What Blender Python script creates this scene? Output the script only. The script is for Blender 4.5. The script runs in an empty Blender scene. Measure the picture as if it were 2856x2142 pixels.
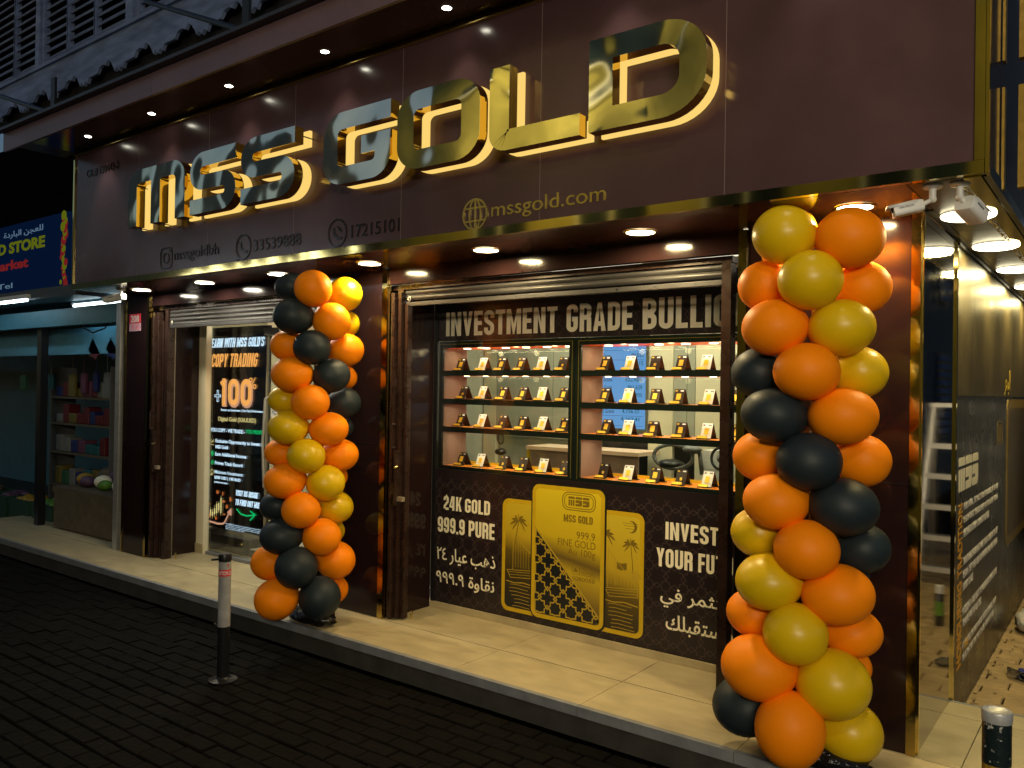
import bpy, bmesh, math, random
from mathutils import Vector, Matrix
R = math.radians
sc = bpy.context.scene
C = sc.collection
rnd = random.Random(7)

# ------------------------------------------------------------------ camera, sky, exposure
cd = bpy.data.cameras.new('camera'); cam = bpy.data.objects.new('camera', cd); C.objects.link(cam); sc.camera = cam
CP = Vector((1.1855, -4.0507, 1.6139)); pitch, roll, yaw, FPX = .0069, .016, .6488, 2288.4
F = Vector((-math.sin(yaw)*math.cos(pitch), math.cos(yaw)*math.cos(pitch), math.sin(pitch)))
Rt = Vector((math.cos(yaw), math.sin(yaw), 0)); Up = Rt.cross(F)
R2 = Rt*math.cos(roll) + Up*math.sin(roll); U2 = -Rt*math.sin(roll) + Up*math.cos(roll)
cam.matrix_world = Matrix(((R2.x, U2.x, -F.x, CP.x), (R2.y, U2.y, -F.y, CP.y), (R2.z, U2.z, -F.z, CP.z), (0, 0, 0, 1)))
cd.sensor_width = 36; cd.lens = 36*FPX/2856; cd.clip_end = 500; cd.clip_start = .05

w = bpy.data.worlds.new('World'); sc.world = w; w.use_nodes = True
nt = w.node_tree; bg = nt.nodes['Background']
sky = nt.nodes.new('ShaderNodeTexSky'); sky.sky_type = 'NISHITA'; sky.sun_disc = False
sky.sun_elevation = R(3.0); sky.sun_rotation = R(200); sky.altitude = 10
tint = nt.nodes.new('ShaderNodeMix'); tint.data_type = 'RGBA'; tint.blend_type = 'MULTIPLY'; tint.inputs[0].default_value = 1; tint.inputs[7].default_value = (.52, .68, 1.0, 1)   # blue hour
nt.links.new(sky.outputs[0], tint.inputs[6]); nt.links.new(tint.outputs[2], bg.inputs[0]); bg.inputs[1].default_value = .15
sl = bpy.data.lights.new('sun', 'SUN'); sl.energy = .02; sl.angle = R(12); sl.color = (.75, .85, 1)
so = bpy.data.objects.new('sun', sl); C.objects.link(so); so.rotation_euler = (R(70), 0, R(200))
sc.view_settings.view_transform = 'Standard'; sc.view_settings.look = 'None'
sc.view_settings.exposure = 0; sc.view_settings.gamma = 1; sc.view_settings.use_curve_mapping = False
sc.cycles.max_bounces = 8; sc.cycles.glossy_bounces = 5; sc.cycles.transparent_max_bounces = 12
sc.cycles.sample_clamp_indirect = 4.0; sc.cycles.use_denoising = True; sc.cycles.caustics_reflective = False

# ------------------------------------------------------------------ materials
def mat(name, col, rough=.5, metal=0, noise=0, nscale=8, bump=0, bscale=20, bdet=3, emit=0, ecol=None, coat=0, col2=None, rvar=0, spec=.5, trans=0, ior=1.45, stretch=None, subs=0):
    m = bpy.data.materials.new(name); m.use_nodes = True; n = m.node_tree; b = n.nodes['Principled BSDF']
    b.inputs['Base Color'].default_value = (*col, 1); b.inputs['Roughness'].default_value = rough
    b.inputs['Metallic'].default_value = metal; b.inputs['Specular IOR Level'].default_value = spec
    b.inputs['Coat Weight'].default_value = coat; b.inputs['Coat Roughness'].default_value = .05
    b.inputs['IOR'].default_value = ior
    if trans: b.inputs['Transmission Weight'].default_value = trans
    if subs: b.inputs['Subsurface Weight'].default_value = subs; b.inputs['Subsurface Radius'].default_value = (.03, .012, .004)
    if emit: b.inputs['Emission Color'].default_value = (*(ecol or col), 1); b.inputs['Emission Strength'].default_value = emit
    tc = n.nodes.new('ShaderNodeNewGeometry'); mp = n.nodes.new('ShaderNodeMapping'); n.links.new(tc.outputs['Position'], mp.inputs[0])
    if stretch: mp.inputs['Scale'].default_value = stretch
    if noise or col2 or rvar:
        t = n.nodes.new('ShaderNodeTexNoise'); t.inputs['Scale'].default_value = nscale; t.inputs['Detail'].default_value = 6; t.inputs['Roughness'].default_value = .6
        n.links.new(mp.outputs[0], t.inputs['Vector'])
        r = n.nodes.new('ShaderNodeValToRGB'); n.links.new(t.outputs['Fac'], r.inputs[0])
        r.color_ramp.elements[0].position = .32; r.color_ramp.elements[1].position = .7
        c2 = col2 or tuple(max(0, c*(1-noise)) for c in col)
        r.color_ramp.elements[0].color = (*c2, 1); r.color_ramp.elements[1].color = (*col, 1)
        n.links.new(r.outputs[0], b.inputs['Base Color'])
        if rvar:
            mr = n.nodes.new('ShaderNodeMapRange'); n.links.new(t.outputs['Fac'], mr.inputs[0])
            mr.inputs['From Min'].default_value = .3; mr.inputs['From Max'].default_value = .7
            mr.inputs['To Min'].default_value = max(.02, rough-rvar); mr.inputs['To Max'].default_value = rough+rvar
            n.links.new(mr.outputs[0], b.inputs['Roughness'])
    if bump:
        t2 = n.nodes.new('ShaderNodeTexNoise'); t2.inputs['Scale'].default_value = bscale; t2.inputs['Detail'].default_value = bdet
        n.links.new(mp.outputs[0], t2.inputs['Vector'])
        bp = n.nodes.new('ShaderNodeBump'); bp.inputs['Strength'].default_value = bump; bp.inputs['Distance'].default_value = .02
        n.links.new(t2.outputs['Fac'], bp.inputs['Height']); n.links.new(bp.outputs[0], b.inputs['Normal'])
    return m
def emis(name, col, s):
    m = bpy.data.materials.new(name); m.use_nodes = True; n = m.node_tree; n.nodes.remove(n.nodes['Principled BSDF'])
    e = n.nodes.new('ShaderNodeEmission'); e.inputs[0].default_value = (*col, 1); e.inputs[1].default_value = s
    n.links.new(e.outputs[0], n.nodes['Material Output'].inputs[0]); return m
def glassm(name, tint=(.9, .95, .92), refl=.5, rough=.01):
    m = bpy.data.materials.new(name); m.use_nodes = True; n = m.node_tree; n.nodes.remove(n.nodes['Principled BSDF'])
    a = n.nodes.new('ShaderNodeBsdfTransparent'); a.inputs[0].default_value = (*tint, 1)
    g = n.nodes.new('ShaderNodeBsdfGlossy'); g.inputs['Roughness'].default_value = rough
    f = n.nodes.new('ShaderNodeFresnel'); f.inputs[0].default_value = 1.5
    mm = n.nodes.new('ShaderNodeMath'); mm.operation = 'MULTIPLY'; mm.inputs[1].default_value = refl; n.links.new(f.outputs[0], mm.inputs[0])
    x = n.nodes.new('ShaderNodeMixShader'); n.links.new(mm.outputs[0], x.inputs[0]); n.links.new(a.outputs[0], x.inputs[1]); n.links.new(g.outputs[0], x.inputs[2])
    n.links.new(x.outputs[0], n.nodes['Material Output'].inputs[0]); return m
M = {}
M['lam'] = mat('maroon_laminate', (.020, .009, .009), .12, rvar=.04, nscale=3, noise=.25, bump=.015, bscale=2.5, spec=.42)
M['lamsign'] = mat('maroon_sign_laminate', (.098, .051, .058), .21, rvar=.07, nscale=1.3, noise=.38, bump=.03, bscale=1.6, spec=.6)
M['lamside'] = mat('lamp_tinted_scuffed_laminate', (.080, .062, .030), .36, rvar=.07, nscale=4, noise=.3, bump=.02, bscale=8, stretch=(1, .5, .4), spec=.7)  # golden wash of the alley lamps is put into the base colour
M['brass'] = mat('polished_brass', (.85, .68, .24), .06, 1, bump=.10, bscale=2.5, bdet=0, noise=.12, nscale=5)
M['brassp'] = mat('rippled_brass_strip', (.62, .46, .14), .12, 1, bump=.25, bscale=5, noise=.3, nscale=6)
M['goldprint_side'] = mat('side_letter_gold', (.42, .27, .05), .3, .5, noise=.3, nscale=30)
M['brassflat'] = mat('satin_brass_lettering', (.84, .66, .22), .30, 1)
M['darkbrass'] = mat('near_black_lettering', (.010, .009, .008), .18)  # plain near-black, not metallic
M['brass2'] = mat('brass_letter_face', (.80, .75, .56), .05, 1, bump=.8, bscale=3.2, bdet=.3)
M['brass3'] = mat('brass_letter_return', (.66, .46, .08), .07, 1, bump=.05, bscale=6)
M['mirror'] = mat('smoked_mirror', (.34, .32, .31), .05, 1, bump=.006, bscale=3, bdet=0, rvar=.02, nscale=10)
M['glow'] = emis('warm_led_acrylic', (1, .66, .17), 1.0)
M['tile'] = mat('beige_porcelain_tile', (.50, .415, .245), .42, noise=.28, nscale=5, bump=.05, bscale=60, stretch=(1, 2.2, 1), rvar=.1)
M['curb'] = mat('grey_stone_nosing', (.24, .25, .27), .5, noise=.3, nscale=9, bump=.08, bscale=60)
M['riser'] = mat('grimy_riser_tile', (.06, .056, .05), .6, noise=.45, nscale=6, bump=.1, bscale=40)
M['paver'] = mat('darkened_street_paver', (.0042, .0034, .0026), .9, noise=.7, nscale=2.2, bump=.3, bscale=28, spec=.12)  # darkness of the street is put into the paver colour
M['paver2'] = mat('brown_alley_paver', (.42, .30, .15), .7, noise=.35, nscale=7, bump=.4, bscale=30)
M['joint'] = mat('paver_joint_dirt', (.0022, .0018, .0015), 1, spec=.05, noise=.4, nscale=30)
M['steelshut'] = mat('shutter_steel', (.062, .060, .062), .48, .3, noise=.25, nscale=14, rvar=.1, stretch=(.3, 1, 1))
M['brown'] = mat('brown_painted_steel', (.034, .017, .013), .30, .1, noise=.3, nscale=10, rvar=.1, bump=.04, bscale=20)
M['black'] = mat('satin_black', (.010, .010, .012), .32)
M['greenblack'] = mat('dark_green_black_frame', (.014, .020, .019), .26)
M['beigemetal'] = mat('beige_guide_channel', (.30, .25, .18), .4, .2)
M['vinyl'] = mat('dark_print_vinyl', (.020, .013, .016), .30, noise=.3, nscale=3)
M['alleyvinyl'] = mat('black_alley_vinyl', (.013, .014, .017), .30, rvar=.06, nscale=4)
M['patt'] = mat('faint_pattern_print', (.11, .08, .075), .35)
M['cream'] = mat('cream_print', (.88, .82, .62), .45)
M['goldprint'] = None
M['orange'] = mat('orange_balloon_latex', (1.0, .27, .002), .48, noise=.04, spec=.22)
M['gold'] = mat('pearl_gold_balloon_latex', (.76, .50, .005), .33, noise=.10, nscale=3, spec=.45)
M['blackb'] = mat('black_balloon_latex', (.017, .027, .034), .50, noise=.1, spec=.35)
M['white'] = mat('white_plastic', (.72, .72, .72), .35)
M['sleeve'] = mat('worn_white_sleeve', (.36, .36, .37), .45, noise=.3, nscale=14)
M['void'] = mat('void_black_wall', (.006, .006, .007), 1, spec=0)  # black void above the neighbour shop is put into the colour
M['dimwood'] = mat('darkened_wood', (.13, .095, .055), .6, noise=.4, nscale=8)  # darkness of the neighbour shop is put into the wood colour
M['purple'] = mat('dusky_purple_skin', (.10, .05, .10), .5, noise=.3)
M['paleblock'] = mat('pale_cream_paint', (.80, .72, .50), .6)
M['fascia'] = mat('plum_grey_fascia', (.17, .105, .125), .35, noise=.25, nscale=2)
M['tg2'] = mat('leaf_green_skin', (.12, .30, .03), .45, noise=.3)
M['lens'] = mat('dark_lens_glass', (.01, .01, .012), .08)
M['diff'] = emis('downlight_diffuser', (1, .86, .52), 26)
M['diffc'] = emis('cool_downlight_diffuser', (1, .93, .74), 22)
M['spotd'] = emis('spot_led', (1, .94, .75), 26)
M['panel'] = emis('round_lamp_diffuser', (1, .90, .58), 9)
M['panel2'] = emis('round_lamp_rim', (1, .80, .38), 2.6)
M['tube'] = emis('fluorescent_tube', (.75, .95, 1), 9)
M['caborange'] = mat('orange_cabinet_lining', (.90, .17, .02), .35)
M['cabfloor'] = mat('wooden_orange_shelf_top', (.80, .27, .03), .3, noise=.2, nscale=18, stretch=(.3, 2, 1))
M['cabside'] = mat('taupe_cabinet_side', (.26, .17, .14), .4, noise=.1)
M['cabled'] = emis('cabinet_led', (1, .82, .5), 14)
M['redge'] = emis('lit_edge', (1, .25, .05), 1.5)
M['wall_in'] = mat('cream_interior_paint', (.62, .56, .40), .6)
M['grey_in'] = mat('grey_green_partition', (.36, .36, .29), .25, noise=.1)
M['floor_in'] = mat('interior_floor_tile', (.35, .33, .28), .25)
M['screenblue'] = emis('price_screen_blue', (.20, .44, .95), .95)
M['ink'] = mat('dark_print', (.02, .03, .05), .5)
M['inkgreen'] = emis('green_digits', (.01, .12, .06), .6)
M['desk'] = mat('pale_desk_top', (.72, .52, .38), .35)
M['grey'] = mat('grey_plastic', (.12, .12, .12), .4)
M['navy'] = mat('bollard_dark_enamel', (.010, .018, .020), .3, noise=.5, nscale=55, col2=(.42, .42, .40), bump=.2, bscale=60)
_r = [x for x in M['navy'].node_tree.nodes if x.type == 'VALTORGB'][0]; _r.color_ramp.elements[0].position = .36; _r.color_ramp.elements[1].position = .39
M['yellowp'] = mat('chipped_yellow_paint', (.50, .30, .03), .5, noise=.7, nscale=40)
M['capmetal'] = mat('worn_white_cap_paint', (.55, .56, .58), .35, .3, noise=.35, nscale=30, bump=.1, bscale=80)
M['wood'] = mat('weathered_skylit_timber', (.23, .31, .56), .75, noise=.55, nscale=7, bump=.3, bscale=25, stretch=(.35, 1, 1.6))  # blue of the skylight is put into the base colour
M['darkwood'] = mat('dark_timber_recess', (.03, .03, .04), .8, noise=.5, nscale=9)
M['wire'] = mat('black_steel_rod', (.012, .012, .014), .45)
M['flash'] = mat('grey_metal_flashing', (.05, .05, .055), .4, .3, noise=.3)
M['red'] = mat('red_plate', (.62, .03, .05), .4)
M['aluminium'] = mat('dull_aluminium', (.62, .60, .55), .4, .8, noise=.2, nscale=12)
M['bagp'] = mat('thin_white_plastic_bag', (.62, .60, .58), .3, bump=.5, bscale=30, subs=.2)
M['binbag'] = mat('shiny_black_bag', (.008, .008, .009), .16, bump=.9, bscale=22)
M['bluecap'] = mat('blue_plastic_cap', (.01, .02, .22), .35)
M['clear'] = glassm('clear_plastic', (.75, .78, .85), 1.4, .06)
M['glass'] = glassm('shop_glass', (.93, .96, .94), .45, .01)
M['glassin'] = glassm('inner_glass', (.90, .94, .90), .5, .02)
M['poster'] = mat('led_screen_black', (.010, .010, .013), .12, spec=.6)
M['tw'] = emis('screen_text_white', (.62, .80, 1), 2.0)
M['ty'] = emis('screen_text_pale_yellow', (1, .80, .32), 1.1)
M['tg'] = emis('screen_text_green', (.01, .78, .22), 1.0)
M['to'] = emis('screen_text_orange', (1, .42, .10), 1.7)
M['to2'] = emis('screen_text_deep_orange', (.85, .22, .05), .9)
M['tpink'] = emis('screen_arrow_salmon', (1, .48, .32), 1.0)
M['bluesign'] = emis('blue_store_sign', (.010, .045, .17), .13)
M['signy'] = emis('yellow_store_lettering', (.42, .50, .02), .22)
M['signr'] = emis('red_store_lettering', (.42, .03, .03), .35)
M['signw'] = emis('pale_blue_store_lettering', (.25, .42, .62), .35)
M['tealb'] = mat('pale_teal_sheet', (.12, .36, .50), .5, noise=.3, nscale=2)
M['teal'] = mat('teal_lit_wall', (.05, .20, .28), .5, noise=.2)
M['concrete'] = mat('old_plaster', (.36, .34, .32), .8, noise=.35, nscale=4, bump=.2, bscale=18)
M['beigewall'] = mat('beige_plaster_wall', (.40, .35, .10), .8, noise=.3, nscale=3)
M['litwhite'] = emis('white_channel_letters', (.85, .93, 1), 5)
M['fillglow'] = emis('fill_panel_glow', (.9, .8, .55), .9)  # glow of the added shop window and sign box
M['windark'] = mat('dark_window_glass', (.02, .03, .04), .1)
M['soff'] = mat('glow_warmed_glossy_soffit', (.085, .045, .036), .14, rvar=.05, nscale=3, noise=.3, bump=.015, bscale=3, spec=.6)  # brownish glow from the floor is put into the diffuse colour

def grad(name, stops, z0, z1, rough=.35, emit=0):
    m = bpy.data.materials.new(name); m.use_nodes = True; n = m.node_tree; b = n.nodes['Principled BSDF']
    tc = n.nodes.new('ShaderNodeTexCoord'); s = n.nodes.new('ShaderNodeSeparateXYZ'); n.links.new(tc.outputs['Object'], s.inputs[0])
    ad = n.nodes.new('ShaderNodeMath'); ad.operation = 'MULTIPLY_ADD'; n.links.new(s.outputs[0], ad.inputs[0]); ad.inputs[1].default_value = .18
    n.links.new(s.outputs[2], ad.inputs[2])
    mr = n.nodes.new('ShaderNodeMapRange'); n.links.new(ad.outputs[0], mr.inputs[0]); mr.inputs['From Min'].default_value = z0; mr.inputs['From Max'].default_value = z1
    r = n.nodes.new('ShaderNodeValToRGB'); n.links.new(mr.outputs[0], r.inputs[0])
    while len(r.color_ramp.elements) < len(stops): r.color_ramp.elements.new(.5)
    for e, (p, c) in zip(r.color_ramp.elements, stops): e.position = p; e.color = (*c, 1)
    n.links.new(r.outputs[0], b.inputs['Base Color']); b.inputs['Roughness'].default_value = rough
    if emit: n.links.new(r.outputs[0], b.inputs['Emission Color']); b.inputs['Emission Strength'].default_value = emit
    return m
GS = -1.75*.18
M['goldprint'] = grad('printed_gold_gradient', [(0, (.06, .045, .02)), (.2, (.20, .13, .02)), (.38, (.50, .36, .02)), (.47, (.14, .09, .02)), (.60, (.58, .42, .015)), (1, (.70, .54, .02))], .10+GS, .98+GS)
M['goldprint2'] = grad('printed_gold_scene_gradient', [(0, (.012, .012, .012)), (.25, (.05, .035, .01)), (.42, (.12, .08, .012)), (.6, (.52, .36, .02)), (1, (.60, .46, .03))], .10+GS, .86+GS)
M['goldrim'] = mat('printed_gold_rim', (.60, .40, .012), .35, noise=.12, nscale=20)
M['goldline'] = mat('printed_gold_line', (.46, .32, .03), .35)
M['goldshade'] = mat('printed_gold_engraving', (.20, .13, .015), .35)
M['darkprint'] = mat('printed_dark_cell', (.012, .014, .016), .3)

# ------------------------------------------------------------------ object helpers
def place(o, parent):
    C.objects.link(o)
    if parent is not None:
        o.parent = parent; o.matrix_parent_inverse = Matrix.Translation(-Vector(parent.location)) if parent.type == 'EMPTY' else Matrix.Identity(4)
    return o
def tag(o, label=None, cat=None, group=None, kind=None):
    if label: o['label'] = label
    if cat: o['category'] = cat
    if group: o['group'] = group
    if kind: o['kind'] = kind
    return o
def thing(name, loc, label, cat, group=None):
    o = bpy.data.objects.new(name, None); o.location = loc; o.empty_display_size = .1; C.objects.link(o); return tag(o, label, cat, group)
class MB:
    def __init__(s): s.v = []; s.f = []; s.sm = False
    def quad(s, *p):
        i = len(s.v); s.v += [tuple(q) for q in p]; s.f.append(tuple(range(i, i+len(p)))); return s
    def box(s, x0, x1, y0, y1, z0, z1):
        i = len(s.v); s.v += [(x, y, z) for z in (z0, z1) for x, y in ((x0, y0), (x1, y0), (x1, y1), (x0, y1))]
        s.f += [(i, i+3, i+2, i+1), (i+4, i+5, i+6, i+7), (i, i+1, i+5, i+4), (i+1, i+2, i+6, i+5), (i+2, i+3, i+7, i+6), (i+3, i, i+4, i+7)]; return s
    def tube(s, p0, p1, r, n=10, r1=None):
        p0 = Vector(p0); p1 = Vector(p1); d = (p1-p0).normalized(); a = d.cross(Vector((0, 0, 1)))
        if a.length < 1e-3: a = Vector((1, 0, 0))
        a.normalize(); b = d.cross(a); i = len(s.v); r1 = r if r1 is None else r1
        for p, q in ((p0, r), (p1, r1)):
            for k in range(n): t = 2*math.pi*k/n; s.v.append(tuple(p + a*math.cos(t)*q + b*math.sin(t)*q))
        for k in range(n): s.f.append((i+k, i+(k+1) % n, i+n+(k+1) % n, i+n+k))
        s.f.append(tuple(i+n-1-k for k in range(n))); s.f.append(tuple(i+n+k for k in range(n))); return s
    def path(s, pts, r, n=8):
        for a, b in zip(pts, pts[1:]): s.tube(a, b, r, n)
        return s
    def lathe(s, c, prof, n=24):   # prof: list (r, z)
        i = len(s.v)
        for r, z in prof:
            for k in range(n): t = 2*math.pi*k/n; s.v.append((c[0]+r*math.cos(t), c[1]+r*math.sin(t), c[2]+z))
        for j in range(len(prof)-1):
            for k in range(n): s.f.append((i+j*n+k, i+j*n+(k+1) % n, i+(j+1)*n+(k+1) % n, i+(j+1)*n+k))
        return s
    def ell(s, c, rx, ry, rz, nu=14, nv=9, wob=0, rn=None):
        i = len(s.v)
        for j in range(nv+1):
            ph = math.pi*j/nv
            for k in range(nu):
                t = 2*math.pi*k/nu; q = 1+(rn.uniform(-wob, wob) if rn and 0 < j < nv else 0)
                s.v.append((c[0]+rx*q*math.sin(ph)*math.cos(t), c[1]+ry*q*math.sin(ph)*math.sin(t), c[2]+rz*q*math.cos(ph)))
        for j in range(nv):
            for k in range(nu): s.f.append((i+j*nu+k, i+(j+1)*nu+k, i+(j+1)*nu+(k+1) % nu, i+j*nu+(k+1) % nu))
        return s
    def mapv(s, fn): s.v = [tuple(fn(p)) for p in s.v]; return s
    def build(s, name, m, parent=None, smooth=False, bevel=0):
        me = bpy.data.meshes.new(name); me.from_pydata(s.v, [], s.f); me.update()
        bm = bmesh.new(); bm.from_mesh(me); bmesh.ops.remove_doubles(bm, verts=bm.verts, dist=1e-6) if smooth else None
        bmesh.ops.recalc_face_normals(bm, faces=bm.faces); bm.to_mesh(me); bm.free()
        me.materials.append(m if not isinstance(m, str) else M[m])
        if smooth:
            me.polygons.foreach_set('use_smooth', [True]*len(me.polygons))
            if smooth != 'all': me.set_sharp_from_angle(angle=R(40))
        o = bpy.data.objects.new(name, me); place(o, parent)
        if bevel:
            b = o.modifiers.new('bevel', 'BEVEL'); b.width = bevel; b.segments = 2; b.limit_method = 'ANGLE'; b.angle_limit = R(40)
        return o
def box(name, m, parent, *a, bevel=0): return MB().box(*a).build(name, m, parent, bevel=bevel)

# surface frames: (u, v, w) -> world; w points out of the surface
def front(y): return lambda p: (p[0], y-p[2], p[1])
def alley(x): return lambda p: (x+p[2], p[0], p[1])
def alley_rot(x): return lambda p: (x+p[2], -p[1], p[0])
def back(y): return lambda p: (-p[0], y+p[2], p[1])

# text as mesh fitted into a box (u0,u1,v0,v1)
def text(name, s, boxuv, fr, m, parent, ext=.0006, w=0.0, off=0, shear=0, res=3):
    cu = bpy.data.curves.new(name, 'FONT'); cu.body = s; cu.size = 1; cu.extrude = .5; cu.offset = off; cu.resolution_u = res; cu.shear = shear
    to = bpy.data.objects.new(name, cu); me = bpy.data.meshes.new_from_object(to); bpy.data.objects.remove(to)
    xs = [v.co.x for v in me.vertices]; ys = [v.co.y for v in me.vertices]
    x0, x1, y0, y1 = min(xs), max(xs), min(ys), max(ys); u0, u1, v0, v1 = boxuv
    for v in me.vertices:
        u = u0+(v.co.x-x0)/(x1-x0)*(u1-u0); q = v0+(v.co.y-y0)/(y1-y0)*(v1-v0)
        v.co = fr((u, q, w+(v.co.z+.5)*ext))
    me.name = name; me.materials.clear(); me.materials.append(M[m] if isinstance(m, str) else m); me.update()
    bm = bmesh.new(); bm.from_mesh(me); bmesh.ops.recalc_face_normals(bm, faces=bm.faces); bm.to_mesh(me); bm.free()
    return place(bpy.data.objects.new(name, me), parent)

# strokes
def fillet(pts, rad, closed=False, seg=7):
    n = len(pts); out = []; rads = rad if isinstance(rad, (list, tuple)) else [rad]*n
    for i in range(n):
        p = Vector(pts[i]); r = rads[i]
        if (not closed and i in (0, n-1)) or r <= 0: out.append(tuple(p)); continue
        a = Vector(pts[i-1]); b = Vector(pts[(i+1) % n]); da = (a-p); db = (b-p); la, lb = da.length, db.length
        da.normalize(); db.normalize(); ang = da.angle(db)
        if ang > math.pi-.02: out.append(tuple(p)); continue
        d = min(r/math.tan(ang/2), la*(.5 if closed or i > 1 else .98), lb*(.5 if closed or i < n-2 else .98)); rr = d*math.tan(ang/2)
        c = p+(da+db).normalized()*(rr/math.sin(ang/2)); s = p+da*d; e = p+db*d
        a0 = math.atan2(s.y-c.y, s.x-c.x); a1 = math.atan2(e.y-c.y, e.x-c.x); dd = (a1-a0+math.pi) % (2*math.pi)-math.pi
        for k in range(seg+1): t = a0+dd*k/seg; out.append((c.x+rr*math.cos(t), c.y+rr*math.sin(t)))
    return out
def sides(pts, t, closed=False):
    n = len(pts); L = []; Q = []
    for i in range(n):
        p = Vector(pts[i]); a = Vector(pts[i-1]) if (closed or i > 0) else None; b = Vector(pts[(i+1) % n]) if (closed or i < n-1) else None
        d1 = (p-a).normalized() if a is not None else (b-p).normalized(); d2 = (b-p).normalized() if b is not None else d1
        n1 = Vector((-d1.y, d1.x)); n2 = Vector((-d2.y, d2.x)); mi = (n1+n2)
        mi = mi.normalized() if mi.length > 1e-6 else n1; k = min(1/max(mi.dot(n1), .35), 2.6)
        L.append(p+mi*k*t/2); Q.append(p-mi*k*t/2)
    return L, Q
def stroke(mb, pts, t, fr, w0, w1, closed=False, sx=1, ox=0, oy=0):
    L, Q = sides(pts, t, closed); n = len(pts); i = len(mb.v)
    for p, q in zip(L, Q):
        for c, ww in ((p, w0), (q, w0), (q, w1), (p, w1)): mb.v.append(fr((ox+c.x*sx, oy+c.y, ww)))
    for k in range(n if closed else n-1):
        a = i+4*k; b = i+4*((k+1) % n)
        for e in range(4): mb.f.append((a+e, b+e, b+(e+1) % 4, a+(e+1) % 4))
    if not closed: mb.f.append((i, i+1, i+2, i+3)); mb.f.append((i+4*n-1, i+4*n-2, i+4*n-3, i+4*n-4))
    return mb
def poly(mb, pts, fr, w0, w1):
    n = len(pts); i = len(mb.v)
    for ww in (w0, w1): mb.v += [fr((p[0], p[1], ww)) for p in pts]
    mb.f.append(tuple(range(i, i+n))); mb.f.append(tuple(range(i+2*n-1, i+n-1, -1)))
    for k in range(n): mb.f.append((i+k, i+(k+1) % n, i+n+(k+1) % n, i+n+k))
    return mb
def rrect(x0, x1, y0, y1, r, seg=6): return fillet([(x0, y0), (x1, y0), (x1, y1), (x0, y1)], r, True, seg)

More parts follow.
